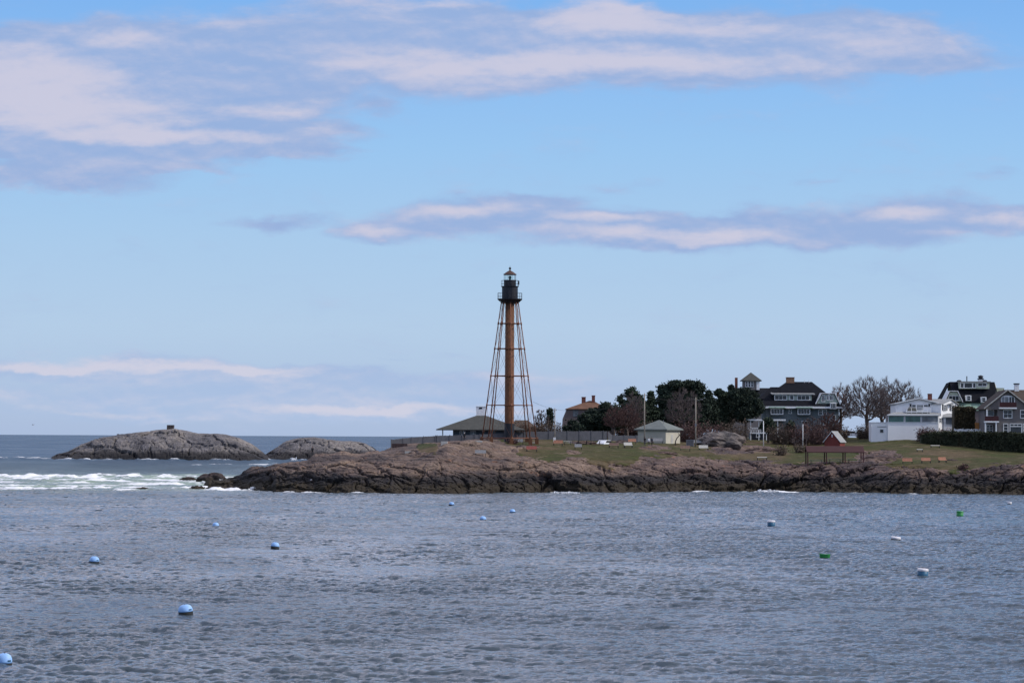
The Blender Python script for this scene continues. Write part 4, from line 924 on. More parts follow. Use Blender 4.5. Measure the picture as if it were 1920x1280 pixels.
# ------------------------------------------------------------------ benches
def bench(label, px, py, mat, w=1.75, rz=0.0, back=True, group='park benches on the headland'):
    p = ground(px, py)
    o = thing('park_bench', label, 'bench', p, rz, group)
    mb = MB()
    for i in range(3): mb.obox((-w/2, -0.27+i*0.17, 0.40+i*0.02), (1, 0, 0), (0, 0.99, 0.12), (0, -0.12, 0.99), w, 0.16, 0.085)
    mb.build('seat', mat, o)
    if back:
        mb = MB()
        for i in range(4):
            z = 0.5+i*0.125; y = 0.26+i*0.035; mb.obox((-w/2, y, z), (1, 0, 0), (0, 0.26, 0.96), (0, 1, -0.27), w, 0.122, 0.04)
        mb.build('backrest', mat, o)
    for sx in (-1, 1):
        mb = MB(); x = sx*(w/2-0.06)
        mb.box(x-0.045, x+0.045, -0.24, -0.16, -0.2, 0.42); mb.box(x-0.045, x+0.045, 0.18, 0.27, -0.2, 0.45)
        mb.box(x-0.045, x+0.045, -0.26, 0.28, 0.37, 0.42)
        if back: mb.obox((x-0.045, 0.28, 0.4), (1, 0, 0), (0, 0.26, 0.96), (0, 1, -0.27), 0.09, 0.62, 0.06)
        else: mb.box(x-0.045, x+0.045, -0.1, 0.1, -0.2, 0.4)
        mb.build('leg', M['bench_leg'], o)
    return o
BW = M['bench_white']; BG = M['bench_grey']; BO = M['bench_orange']; BR = M['bench_red']; BB = M['bench_brown']
for a in [
 ('silver grey bench on the turf just right of the lighthouse column', 972, 832.5, BG, 1.9, 0.0),
 ('faded red bench on the grass below the lighthouse', 998, 846.5, BR, 1.9, R(8)),
 ('orange brown bench on the turf nearest the leftmost pole', 1047, 835, BO, 1.7, R(-6)),
 ('grey bench nestled in the rock outcrop left of the lighthouse', 902, 854, BG, 1.95, 0.0),
 ('low grey bench above the rocks below the leftmost pole', 1085, 842, BG, 1.3, 0.0),
 ('brown bench beside a pale bench on the lawn', 1151.5, 839.5, BB, 1.75, R(-8)),
 ('pale bench right of a brown bench on the lawn', 1179, 839, BW, 1.6, R(14)),
 ('orange bench left of the three people', 1186, 832, BO, 1.5, 0.0),
 ('grey white bench before the cream building, right of the people', 1234, 831, BG, 1.9, 0.0),
 ('brown bench left of a white bench below the third pole', 1285.6, 845, BB, 1.8, 0.0),
 ('white bench right of a brown bench below the third pole', 1320, 844, BW, 1.75, R(5)),
 ('grey bench on the turf at the foot of the third pole', 1308, 834, BG, 2.1, 0.0),
 ('orange bench on the turf before the rounded grey outcrop', 1367, 836, BO, 1.55, R(8)),
 ('brown bench right of the rounded grey outcrop', 1390.6, 834, BB, 1.7, R(-6)),
 ('orange bench on the right lawn, leftmost of the three in a row', 1702, 869, BO, 1.75, R(-3)),
 ('orange bench on the right lawn, middle one of three', 1737, 868, BO, 1.65, R(4)),
 ('orange bench on the right lawn, tilted rightmost of three', 1768, 867, BO, 1.45, R(14)),
 ]: bench(*a)
bench('backless white bench on the turf left of the picnic shelter', 1429.5, 862, BW, 1.8, 0, False)
bench('small backless white bench on the lawn above the orange benches', 1725, 847, BW, 1.1, 0, False)
bench('long flat white bench nearest the dark hedge', 1754, 839.5, BW, 1.75, R(3), False)

# slabs / posts
def slab_thing(label, px, py, w, d, h, mat, cat='slab', name='concrete_block'):
    p = ground(px, py); mb = MB(); mb.box(-w/2, w/2, -d/2, d/2, -0.3, h); ob = mb.build(name, mat, None, False, 0.03); ob.location = p
    return tag(ob, label, cat)
slab_thing('pale concrete block at the left edge of the rock outcrop', 834, 832, 1.2, 0.8, 0.45, M['concrete'], 'block')
slab_thing('thin pale slab on the turf left of the lighthouse legs', 899, 827.5, 1.2, 0.8, 0.12, M['concrete'])
slab_thing('low pale kerb stones on the grass right of a grey bench', 1002, 831, 1.6, 0.4, 0.2, M['concrete'])
slab_thing('thin pale slab on the rocks below the left end of the fence', 769, 847, 1.7, 0.8, 0.12, M['concrete'])

# ------------------------------------------------------------------ fence along the keeper's ground
def fence(name, label, pts, mat, step=0.16, cat='fence'):
    """pts: (px, top py, Y); boards follow the ground"""
    a = pts[0]; base = Vector((wx(a[0], a[2]), a[2], gz(a[0], a[2])))
    o = thing(name, label, cat, base)
    bd = MB(); ps = MB()
    for (p0, t0, y0), (p1, t1, y1) in zip(pts[:-1], pts[1:]):
        A = Vector((wx(p0, y0), y0)); B = Vector((wx(p1, y1), y1)); L = (B-A).length; k = max(2, int(L/step)); u = (B-A)/L
        for i in range(k):
            fr_ = (i+0.5)/k; px = p0+(p1-p0)*fr_; y = y0+(y1-y0)*fr_; top = wz(px, t0+(t1-t0)*fr_, y)
            c = A.lerp(B, i/k); zb_ = gz(px, y)-0.4
            bd.obox((c.x-base.x, c.y-base.y, zb_-base.z), (u.x, u.y, 0), (-u.y, u.x, 0), (0, 0, 1), step*0.93, 0.03, top-zb_+random.uniform(-0.03, 0.03))
            if i % 15 == 0: ps.obox((c.x-base.x+u.y*0.02, c.y-base.y-0.09, zb_-base.z), (u.x, u.y, 0), (-u.y, u.x, 0), (0, 0, 1), 0.13, 0.085, top-zb_+0.12)
    bd.build('boards', mat, o); ps.build('post', mat, o)
    return o
fence('stockade_fence', 'weathered grey board fence running past the foot of the lighthouse', [(734, 824, 571), (772, 820, 573), (820, 816.5, 575), (900, 814.5, 577), (960, 810, 579), (1042, 808, 581), (1139, 808, 584)], M['fence'])
fence('stockade_fence', 'short lower grey fence between leaning bare tree and cream building', [(1141, 809, 584), (1149, 816, 585), (1197, 816.5, 587)], M['fence'])
o = MB()
rr = random.Random(5)
z0 = gz(748, 569)
for j in range(5):
    for i in range(8):
        o.box(-1.4+i*0.36+rr.uniform(-.04, .04), -1.4+(i+1)*0.36-0.02, -0.5+rr.uniform(-.1, .1), 0.6, j*0.38-0.7, (j+1)*0.38-0.72)
o.box(-1.38, 1.45, -0.4, 0.55, -0.8, 1.15)
w_ = o.build('rubble_wall', M['brown_wall']); w_.location = (wx(750, 567), 567, wz(750, 843, 567)); tag(w_, 'brown rubble wall below the left end of the grey fence', 'wall')

# ------------------------------------------------------------------ poles and wires
def pole(label, px, ptop, Y, r=0.13, lamp=False, box=False, name='utility_pole', mat='pole', cat='pole', group='wooden utility poles', cross=True):
    zb_ = gz(px, Y); h = wz(px, ptop, Y)-zb_
    o = thing(name, label, cat, (wx(px, Y), Y, zb_), 0, group)
    MB().tube((0, 0, -0.5), (0, 0, h), r, r*0.72, 8).build('post', M[mat], o, True)
    if cross: mb = MB(); mb.box(-0.35, 0.35, -0.05, 0.05, h-0.45, h-0.36); mb.tube((-0.3, 0, h-0.36), (-0.3, 0, h-0.2), 0.04, None, 6); mb.tube((0.3, 0, h-0.36), (0.3, 0, h-0.2), 0.04, None, 6); mb.build('crossarm', M['pole'], o)
    if lamp:
        am = MB().tube((0, 0, h-0.7), (0.9, 0, h-0.35), 0.04, None, 6).build('lamp_arm', M['metal_grey'], o)
        mb = MB(); mb.lathe([(0.0, 0.08), (0.12, 0.05), (0.16, 0), (0.12, -0.06)], (0, 0, 0), 10); ml = mb.build('lamp_head', M['metal_grey'], am); ml.location = (1.15, 0, h-0.38); ml.scale = (1.9, 1, 1)
        MB().box(-0.16, 0.16, -0.3, -0.1, h*0.42, h*0.42+0.5).build('meter_box', M['metal_grey'], o)
    if box: MB().box(-0.28, 0.2, -0.32, -0.1, 0.15, 0.95).build('meter_box', M['white_trim'], o)
    return o
pole('slim pole with white meter box nearest the lighthouse', 1041, 765, 574, 0.11, box=True)
pole('pole standing directly behind the three people', 1209, 737, 578, 0.13)
pole('pole with street lamp arm right of the cream building', 1305, 745, 584, 0.14, lamp=True)
pole('white post left of two in front of the sage house', 1432, 789, 606, 0.1, name='white_post', mat='white_trim', group='white posts before the sage house', cross=False)
pole('thin white post right of two in front of the sage house', 1506, 795, 606, 0.08, name='white_post', mat='white_trim', group='white posts before the sage house', cross=False)
def wire(label, A, B, sag):
    mb = MB(); P = [A.lerp(B, i/20) - Vector((0, 0, sag*4*(i/20)*(1-i/20))) for i in range(21)]
    for a, b_ in zip(P[:-1], P[1:]): mb.tube(a-A, b_-A, 0.02, None, 4, False)
    ob = mb.build('overhead_wire', M['wire'], None); ob.location = A; tag(ob, label, 'wire', 'overhead wires')
pt = lambda px, py, Y: wp(px, py, Y)
wire('wire hanging from the lighthouse to the slim pole', pt(1000, 753, 563), pt(1041, 767, 574), 0.15)
wire('wire from slim pole toward the pole behind the people', pt(1041, 767, 574), pt(1209, 740, 578), 1.4)
wire('wire from pole behind the people to the street lamp pole', pt(1209, 740, 578), pt(1305, 747, 584), 0.7)

# utility cabinet, sign frame
o = thing('utility_cabinet', 'pale grey utility cabinet between cream building and lamp pole', 'cabinet', (wx(1294.5, 586), 586, gz(1294, 586)))
mb = MB(); mb.box(-0.72, 0.72, -0.3, 0.3, -0.3, 1.15); mb.build('body', M['metal_grey'], o, False, 0.02)
mb = MB(); mb.box(-0.62, -0.03, -0.33, -0.3, 0.0, 1.05); mb.box(0.03, 0.62, -0.33, -0.3, 0.0, 1.05); mb.build('door', M['fence'], o)
mb = MB(); mb.box(-0.78, 0.78, -0.36, 0.36, 1.15, 1.22); mb.build('lid', M['metal_grey'], o)

# ------------------------------------------------------------------ cars
def car(label, px, Y, rz, dz=0.0):
    o = thing('parked_car', label, 'car', (wx(px, Y), Y, gz(px, Y)+dz), rz, 'white cars parked by the houses')
    prof = [(-2.1, 0.35), (2.1, 0.35), (2.15, 0.6), (2.05, 0.85), (1.1, 0.95), (0.55, 1.42), (-1.1, 1.46), (-1.75, 1.0), (-2.1, 0.92), (-2.18, 0.6)]
    MB().prism(prof, -0.85, 0.85).build('body', M['car_white'], o, False, 0.05)
    mb = MB(); mb.prism([(0.98, 0.98), (0.5, 1.36), (-1.05, 1.38), (-1.55, 1.0)], -0.87, 0.87); mb.build('window', M['pane'], o)
    mb = MB(); mb.add([(1.08, -0.7, 0.99), (1.08, 0.7, 0.99), (0.62, 0.65, 1.4), (0.62, -0.65, 1.4)], [(0, 1, 2, 3)]); mb.build('windscreen', M['pane'], o)
    for x in (-1.35, 1.35):
        for sg in (-1, 1):
            wl_ = MB().tube((x, sg*0.72, 0.32), (x, sg*0.9, 0.32), 0.32, None, 14).build('wheel', M['tyre'], o)
            MB().tube((x, sg*0.88, 0.32), (x, sg*0.92, 0.32), 0.19, None, 10).build('rim', M['metal_grey'], wl_)
    for sg in (-1, 1): MB().box(2.08, 2.17, sg*0.62-0.16, sg*0.62+0.16, 0.62, 0.78).build('headlight', M['pane_grey'], o)
car('white car parked by the grey fence behind the lawn rocks', 1136, 576, R(60), -0.8)
car('white car parked under the bare trees left of white house', 1599, 640, R(-12), 0.2)

# ------------------------------------------------------------------ people
def crest(px, t0, t1):
    Y = np.arange(float(S_of(px))+t0, float(S_of(px))+t1, 0.2); return float(Y[np.argmax((zt(px, Y)-HC)/Y)])
def person(label, px, py, height, top, legs, rz, hat=None, stride=0.12, Y=None):
    p = ground(px, py) if Y is None else Vector((wx(px, Y), Y, gz(px, Y)))
    k = height/1.75
    J = {'pel': (0, 0, .95), 'spi': (0, 0.01, 1.15), 'che': (0, 0, 1.36), 'nek': (0, 0, 1.5), 'hed': (0, -0.02, 1.58), 'hd2': (0, -0.02, 1.7),
         'hipl': (-.1, 0, .9), 'knl': (-.11, -stride*.6, .5), 'anl': (-.11, -stride*.2, .09), 'tol': (-.12, -stride*.2-.16, .04),
         'hipr': (.1, 0, .9), 'knr': (.11, stride*.2, .5), 'anr': (.11, stride, .09), 'tor': (.12, stride-.16, .04),
         'shl': (-.19, 0, 1.42), 'ell': (-.25, .03, 1.13), 'wrl': (-.25, -.06, .88), 'hal': (-.25, -.08, .80),
         'shr': (.19, 0, 1.42), 'elr': (.25, .03, 1.13), 'wrr': (.25, -.06, .88), 'har': (.25, -.08, .80)}
    rad = {'pel': .15, 'spi': .14, 'che': .155, 'nek': .06, 'hed': .085, 'hd2': .085, 'hip': .095, 'kn': .065, 'an': .048, 'to': .035, 'sh': .075, 'el': .052, 'wr': .035, 'ha': .03}
    ed = [('pel', 'spi'), ('spi', 'che'), ('che', 'nek'), ('nek', 'hed'), ('hed', 'hd2')]
    for q in 'lr': ed += [('pel', 'hip'+q), ('hip'+q, 'kn'+q), ('kn'+q, 'an'+q), ('an'+q, 'to'+q), ('che', 'sh'+q), ('sh'+q, 'el'+q), ('el'+q, 'wr'+q), ('wr'+q, 'ha'+q)]
    for q, sg in (('l', -1), ('r', 1)):
        hx, hy, hz = J['ha'+q]
        for i in range(4):
            J['f%d%s' % (i, q)] = (hx-sg*0.01, hy-0.03+i*0.02, hz-0.085+abs(i-1.4)*0.008); ed.append(('ha'+q, 'f%d%s' % (i, q)))
        J['th'+q] = (hx-sg*0.03, hy-0.06, hz-0.03); ed.append(('ha'+q, 'th'+q))
    names = list(J); ix = {n: i for i, n in enumerate(names)}
    me = bpy.data.meshes.new('tmp'); me.from_pydata([J[n] for n in names], [(ix[a], ix[b_]) for a, b_ in ed], [])
    ob = bpy.data.objects.new('tmp', me); col.objects.link(ob)
    sk = ob.modifiers.new('s', 'SKIN'); ob.modifiers.new('ss', 'SUBSURF').levels = 1
    lay = me.skin_vertices[0].data
    for n in names:
        r = rad.get(n) or rad.get(n[:-1]) or 0.009
        lay[ix[n]].radius = (r, r*0.85)
    lay[ix['pel']].use_root = True
    dg = bpy.context.evaluated_depsgraph_get(); ev = ob.evaluated_get(dg); m2 = bpy.data.meshes.new_from_object(ev)
    bpy.data.objects.remove(ob); m2.transform(Matrix.Scale(k, 4))
    m2.materials.clear()
    for mm in (M[top], M[legs], M['skin'], M['bench_leg']): m2.materials.append(mm)
    for pl in m2.polygons:
        z = pl.center.z/k; x = abs(pl.center.x)/k
        pl.material_index = 2 if (z > 1.5 or (x > .2 and z < .88)) else 3 if z < .08 else 1 if z < .93 and x < .2 else 0
        pl.use_smooth = True
    b_ = bpy.data.objects.new('person', m2); col.objects.link(b_); b_.location = p; b_.rotation_euler = (0, 0, rz)
    tag(b_, label, 'person')
    mb = MB(); mb.lathe([(.098, 0), (.105, .05), (.085, .11), (.03, .145), (.0, .15)], (0, 0.0, 0), 12); h = mb.build('hat' if hat else 'hair', M[hat] if hat else M['hair'], b_, True)
    h.location = (0, 0.0, 1.625*k); h.scale = (k, k, k)
    return b_
person('person in black jacket and trousers, left of the three', 1210, 834.5, 1.55, 'cloth_black', 'cloth_navy', R(15), None)
person('person in white top between two dark dressed people', 1217, 834.8, 1.5, 'cloth_white', 'cloth_black', R(-10), None)
person('person in dark navy clothes, right of the three', 1223, 834.5, 1.52, 'cloth_navy', 'cloth_black', R(30), None)
person('person in dark clothes standing alone on the rocky point', 587, 0, 1.7, 'cloth_black', 'cloth_black', R(10), None, Y=crest(587, 10, 60)-0.1)
person('person in white hat and dark coat behind the rock outcrop', 871.5, 0, 1.5, 'cloth_black', 'cloth_black', 0, 'cloth_white', Y=566)

# ------------------------------------------------------------------ plants
def quads_mesh(name, C, size, mat, parent, seed, up=0.0, aspect=1.0):
    r = np.random.default_rng(seed); n = len(C)
    a = r.normal(size=(n, 3)); a[:, 2] += up; a /= np.linalg.norm(a, axis=1)[:, None]
    t = r.normal(size=(n, 3)); b_ = np.cross(a, t); b_ /= np.linalg.norm(b_, axis=1)[:, None]
    sz = (size*(0.6+0.8*r.random(n)))[:, None]
    a = a*sz*aspect; b_ = b_*sz
    V = np.stack([C-a-b_*0.6, C+a*0.9-b_, C+a+b_*0.7, C-a*0.8+b_], 1).reshape(-1, 3)
    return link_mesh(name, np_mesh(name, V, np.arange(4*n).reshape(n, 4), False), mat, parent)
def lobe_points(lobes, dens, seed, thr=-0.15):
    """points spread in a set of ellipsoids (centre, radii), denser toward the outside and broken by gaps"""
    r = np.random.default_rng(seed); out = []
    for (c, rad) in lobes:
        n = int(dens*rad[0]*rad[1]*rad[2]**0.5*8) + 150
        d = r.normal(size=(n, 3)); d /= np.linalg.norm(d, axis=1)[:, None]
        rr_ = (0.35+0.65*r.random(n)**0.45)*(1+0.22*r.normal(size=n)*0.6)
        P = np.array(c) + d*rr_[:, None]*np.array(rad)
        g_ = fbm(P[:, 0]*0.55+seed*3.1, P[:, 2]*0.55+P[:, 1]*0.3, 3, seed)
        out.append(P[g_ > thr + 0.25*r.normal(size=n)*0.5])
    return np.concatenate(out)
def evergreen(label, D, lobes, trunk, mat, seed, group='dark pines on the headland', size=0.26, dens=26, tuft=7, name='pine_tree', thr=-0.25):
    px, pb = trunk; zb_ = gz(px, D); base = Vector((wx(px, D), D, zb_)); s = D/F
    o = thing(name, label, 'tree', base, 0, group)
    LB = []
    for (lx, ly, rx, ry) in lobes:
        c = wp(lx, ly, D) - base; c.y += random.uniform(-1, 1)*rx*s*0.35
        LB.append(((c.x, c.y, c.z), (rx*s, rx*s*0.85, ry*s)))
    P = lobe_points(LB, dens, seed, thr)
    r = np.random.default_rng(seed+1)
    Q = (P[:, None, :] + r.normal(size=(len(P), tuft, 3))*np.array([.22, .22, .14])).reshape(-1, 3)
    quads_mesh('crown', Q, size*0.5, mat, o, seed, 0.3)
    mb = MB(); top = max(l[0][2] for l in LB)
    mb.tube((0, 0, -0.3), (0.1, 0, top*0.55), 0.26, 0.18, 8); mb.tube((0.1, 0, top*0.55), (LB[0][0][0]*.6, LB[0][0][1]*.6, top), 0.18, 0.06, 7)
    for (c, rad) in LB: mb.tube((0.05, 0, max(0.5, c[2]*0.55)), c, 0.1, 0.04, 5)
    mb.build('trunk', M['bark_dark'], o)
    return o
evergreen('round headed pine behind the fence, leftmost of the tall pines', 625, [(1183, 739, 12, 11), (1170, 749, 10, 9), (1196, 751, 11, 11), (1186, 762, 22, 14), (1176, 776, 20, 14), (1198, 778, 18, 14), (1184, 795, 30, 14)], (1183, 815), M['needle'], 11)
evergreen('broad dense pine rising tallest behind the cream building', 632, [(1247, 731, 13, 12), (1268, 722, 16, 8), (1290, 722, 16, 8), (1310, 726, 11, 11), (1252, 750, 20, 17), (1284, 746, 26, 20), (1308, 752, 14, 18), (1322, 768, 12, 20), (1262, 778, 32, 20), (1296, 778, 30, 20), (1235, 785, 16, 18), (1280, 800, 46, 12)], (1275, 815), M['needle2'], 12)
evergreen('pointed dark pine right of the broad dense pine', 640, [(1329, 741, 5, 9), (1331, 754, 9, 12), (1334, 772, 13, 18), (1332, 790, 16, 14)], (1332, 815), M['needle2'], 13)
evergreen('ragged pine between the pointed pine and cupola house', 645, [(1348, 738, 7, 8), (1358, 746, 12, 11), (1350, 760, 15, 15), (1364, 772, 18, 18), (1355, 792, 22, 14)], (1356, 815), M['needle'], 14)
evergreen('dark pine under the cupola left of the sage house', 642, [(1371, 727, 3, 5), (1378, 738, 11, 10), (1396, 736, 11, 9), (1385, 752, 18, 15), (1408, 748, 14, 15), (1398, 772, 24, 18), (1422, 764, 10, 12)], (1398, 815), M['needle2'], 15)
evergreen('small spruce between the round headed and broad pine', 630, [(1220.5, 739, 2.5, 5), (1220.5, 747, 5, 6), (1221, 757, 8, 8), (1221, 770, 12, 11), (1224, 784, 18, 16)], (1221, 815), M['needle'], 16)
evergreen('low dark juniper mass beside the orange roofed house', 604, [(1136, 762, 9, 7), (1150, 768, 11, 9), (1118, 774, 17, 9), (1105, 786, 20, 11), (1133, 784, 24, 13), (1120, 797, 30, 10), (1152, 792, 15, 15)], (1122, 818), M['needle2'], 17, name='juniper', group=None)
evergreen('small round dark juniper at the fence under the orange roof', 598, [(1074, 797, 11, 8), (1066, 803, 8, 6), (1084, 803, 10, 7)], (1075, 818), M['needle2'], 18, name='juniper', group=None)
evergreen('narrow dark cypress left of the orange roofed house', 612, [(1032, 772, 2.0, 5), (1032, 780, 2.6, 7), (1032, 791, 3.2, 9)], (1032, 815), M['needle2'], 19, name='cypress_tree', group=None, dens=60)
evergreen('dark green shrubby pine in front of the sage house porch', 622, [(1441, 790, 8, 7), (1436, 800, 9, 8), (1447, 803, 9, 9)], (1441, 823), M['needle'], 20, name='young_pine', group=None)
evergreen('dark rounded yew before the sage house', 618, [(1480, 806, 7, 12), (1484, 798, 5, 8)], (1481, 825), M['needle2'], 22, name='yew_bush', group=None)

def bare_tree(label, px, ptop, D, spread, seed, group='leafless trees on the headland', mt='twig', n_at=640, fork=0.22, name='bare_tree', cat='tree', lean=0.0, step=None, rtip=0.038, low=0.22, fz=13):
    rg = np.random.default_rng(seed); zb_ = gz(px, D); base = Vector((wx(px, D), D, zb_)); H = wz(px, ptop, D) - zb_; W = spread*D/F/2
    o = thing(name, label, cat, base, 0, group)
    # attraction points fill a dome
    A = rg.normal(size=(n_at*3, 3)); A /= np.linalg.norm(A, axis=1)[:, None]; A *= (rg.random(n_at*3)**0.4)[:, None]
    A = A[A[:, 2] > -0.55][:n_at]
    zc = H*(low+(1-low)*0.42); A = np.stack([A[:, 0]*W + lean*H*0.4, A[:, 1]*W*0.85, np.where(A[:, 2] > 0, A[:, 2]*(H-zc), A[:, 2]*(zc-H*low)) + zc], 1)
    A *= 1 + 0.05*rg.normal(size=A.shape)
    st = step or max(0.22, H*0.045)
    nodes = [np.array([0, 0, -0.3])]; par = [-1]; z = 0.0; k = 0
    while z < H*fork:
        z += st; nodes.append(np.array([lean*z*0.8 + 0.05*rg.normal(), 0.05*rg.normal(), z])); par.append(k); k += 1
    P = np.array(nodes); D2 = ((A[:, None, :]-P[None])**2).sum(-1); best = D2.argmin(1); bd = D2.min(1); alive = np.ones(len(A), bool)
    for it in range(90):
        if not alive.any(): break
        ids = np.unique(best[alive]); new = []; npar = []
        for q in ids:
            mk = alive & (best == q); d = A[mk] - P[q]; d = (d/np.linalg.norm(d, axis=1)[:, None]).sum(0); d = d/(np.linalg.norm(d)+1e-6)
            d = d + rg.normal(size=3)*0.2 + np.array([0, 0, 0.08]); d /= np.linalg.norm(d); new.append(P[q]+d*st); npar.append(q)
        n0_ = len(P); P = np.vstack([P, new]); par += [int(x) for x in npar]
        dd = ((A[:, None, :]-P[None, n0_:])**2).sum(-1); bi = dd.argmin(1); bm_ = dd.min(1); up_ = bm_ < bd; best = np.where(up_, bi+n0_, best); bd = np.minimum(bd, bm_)
        alive &= bd > (st*1.15)**2
        if len(P) > 4500: break
    n = len(P); cnt = np.zeros(n); kids = np.zeros(n, int)
    for i in range(n-1, 0, -1):
        if kids[i] == 0: cnt[i] += 1
        cnt[par[i]] += cnt[i]; kids[par[i]] += 1
    rad = np.maximum(rtip, rtip*np.maximum(cnt, 1)**0.47)
    tk = MB(); cr = MB()
    for i in range(1, n):
        m_ = tk if rad[i] > rtip*4.2 else cr
        m_.tube(P[par[i]], P[i], min(rad[par[i]], rad[i]*1.25), rad[i], 6 if m_ is tk else 3, False)
    thin = np.nonzero(rad[1:] < rtip*2.2)[0]+1
    c0 = np.array([lean*H*0.4, 0, H*0.25])
    for i in thin:
        for q in range(fz):
            d = P[i]-c0; d = d/np.linalg.norm(d) + rg.normal(size=3)*0.42 + np.array([0, 0, 0.25]); d /= np.linalg.norm(d); L = st*rg.uniform(0.8, 2.0)
            sd_ = np.cross(d, rg.normal(size=3)); sd_ = sd_/np.linalg.norm(sd_)*rtip*0.62
            cr.add([P[i]-sd_, P[i]+sd_, P[i]+d*L+sd_*.5, P[i]+d*L-sd_*.5], [(0, 1, 2, 3)])
    for mb, nm, mat in ((tk, 'trunk', M['bark']), (cr, 'crown', M[mt])):
        me = bpy.data.meshes.new(nm); me.from_pydata([tuple(map(float, v)) for v in mb.v], [], mb.f); me.update(); link_mesh(nm, me, mat, o)
    return o
bare_tree('reddish bare tree between sage house and tallest bare tree', 1576, 722, 648, 58, 31, mt='twig_red')
bare_tree('tallest spreading bare tree left of the white house', 1626, 713, 640, 92, 32, n_at=1000, rtip=0.034)
bare_tree('bare tree rising behind the left end of white house', 1686, 716, 655, 92, 33, n_at=950, rtip=0.034)
bare_tree('slim bare tree behind the tallest spreading one', 1654, 719, 662, 64, 34)
bare_tree('leaning reddish bare tree left of the cream building', 1150, 764, 596, 44, 35, mt='twig_red', n_at=560, lean=0.12, fz=8)
bare_tree('reddish bare tree leaning toward the cream building', 1177, 762, 598, 54, 36, mt='twig_red', n_at=620, lean=-0.1, fz=8)
bare_tree('pale bare tree in front of the broad dense pine', 1286, 733, 612, 70, 37, n_at=420, lean=-0.12)
bare_tree('bare tree in front of the round headed pine', 1190, 738, 618, 44, 38, n_at=380)
bare_tree('small bare tree behind the fence by the narrow cypress', 1016, 769, 606, 30, 39, n_at=200)
bare_tree('bare tree with fuzzy crown over the sage house porch end', 1524, 783, 622, 44, 40, n_at=260)
bare_tree('low bare tree before the right corner of the sage house', 1556, 775, 626, 48, 41, mt='twig_red', n_at=300)
G2 = 'small young trees on the lawn'
def young(label, px, py, ptop, seed):
    p = ground(px, py, 540); bare_tree(label, px, ptop, p.y, 15, seed, G2, n_at=40, fork=0.35, name='young_tree', low=0.4, rtip=0.03)
young('stubby young tree trunk on the lawn below the sage house', 1491, 843, 819, 51)
young('young tree left of the red hut, next to a stubby trunk', 1512, 838, 812, 52)
young('dark young tree close to the left of the red hut', 1537, 832, 806, 53)
# bent dark trunk beside the rest room
o = thing('bent_trunk', 'bent dark leafless trunk leaning over the cream building corner', 'tree', ground(1267, 834.5))
mb = MB(); P = [Vector((0, 0, -0.2)), Vector((0.02, 0, 0.7)), Vector((0.25, 0, 1.3)), Vector((0.75, 0, 1.85)), Vector((1.35, 0, 2.2)), Vector((1.6, 0, 2.9))]
for i, (a, c_) in enumerate(zip(P[:-1], P[1:])): mb.tube(a, c_, 0.13-0.016*i, 0.13-0.016*(i+1), 7)
for i in range(16):
    a = P[random.choice((3, 4, 5))]; mb.tube(a, a + Vector((random.uniform(-.4, .6), random.uniform(-.4, .4), random.uniform(.2, .9))), 0.025, 0.01, 4)
mb.build('trunk', M['bark_dark'], o)

def scrub(label, px, ptop, D, wpx, mat, seed, name='bare_shrub', group='leafless shrubs', n=260, fuzz=900, fs=0.07):
    rr = random.Random(seed); zb_ = gz(px, D); base = Vector((wx(px, D), D, zb_)); H = max(0.6, wz(px, ptop, D)-zb_); W = wpx*D/F/2
    o = thing(name, label, 'shrub', base, 0, group)
    mb = MB(); tips = []
    for i in range(n):
        a = rr.uniform(0, 2*math.pi); rad = math.sqrt(rr.random()); x0 = W*0.8*rad*math.cos(a); y0 = W*0.6*rad*math.sin(a)
        h = H*(0.55+0.45*rr.random())*(1-0.35*rad*rad); p = Vector((x0, y0, -0.1)); d = Vector((math.cos(a)*rad*0.5, math.sin(a)*rad*0.5, 1)).normalized()
        for k in range(3):
            q = p + (d + Vector((rr.uniform(-.35, .35), rr.uniform(-.35, .35), 0))).normalized()*h/3; mb.tube(p, q, 0.028-0.006*k, 0.022-0.006*k, 3, False); p = q; tips.append(p.copy())
    me = bpy.data.meshes.new('stems'); me.from_pydata(mb.v, [], mb.f); link_mesh('stems', me, mat, o)
    r = np.random.default_rng(seed); T = np.array([t[:] for t in tips]); C = T[r.integers(0, len(T), fuzz)] + r.normal(size=(fuzz, 3))*0.28
    quads_mesh('twig_leaf_quads', C, fs, mat, o, seed, 0.4, 2.2)  # loose fuzz of bare twigs as thin quads; these shrubs carry no leaves
    return o
SC = M['scrub']; TR = M['twig_red']
scrub('brown scrub behind the fence seen between column and right legs', 977, 786, 603, 34, SC, 61)
scrub('brown scrub behind the fence right of the lighthouse legs', 1006, 788, 604, 34, SC, 62)
scrub('brown scrub behind the fence left of the slim pole', 1036, 784, 602, 36, SC, 63)
scrub('brown scrub behind the fence seen between the left legs', 936, 797, 601, 24, SC, 64)
scrub('reddish scrub at the base of the lighthouse column', 961, 816, 558.5, 16, TR, 65, n=70, fuzz=200)
scrub('dark brown scrub below the round headed pine', 1180, 792, 606, 50, TR, 81, n=420, fuzz=2200)
scrub('dark brown scrub left of the cream building behind the pole', 1214, 786, 604, 40, SC, 82, n=420, fuzz=2200)
scrub('brown scrub below the broad pine behind the lamp pole', 1330, 784, 606, 46, TR, 66)
scrub('brown scrub between lamp pole and sage house porch', 1378, 780, 612, 50, SC, 67)
scrub('reddish scrub behind the cream building roof', 1292, 780, 602, 40, TR, 68)
scrub('brown scrub in front of the sage house, left of the thin post', 1464, 785, 616, 34, SC, 69)
scrub('reddish scrub in front of the sage house beside the thin post', 1500, 783, 616, 36, TR, 70)
scrub('reddish scrub before the right half of the sage house', 1536, 790, 614, 40, TR, 71)
scrub('brown scrub under the reddish bare tree', 1574, 792, 632, 34, SC, 72)
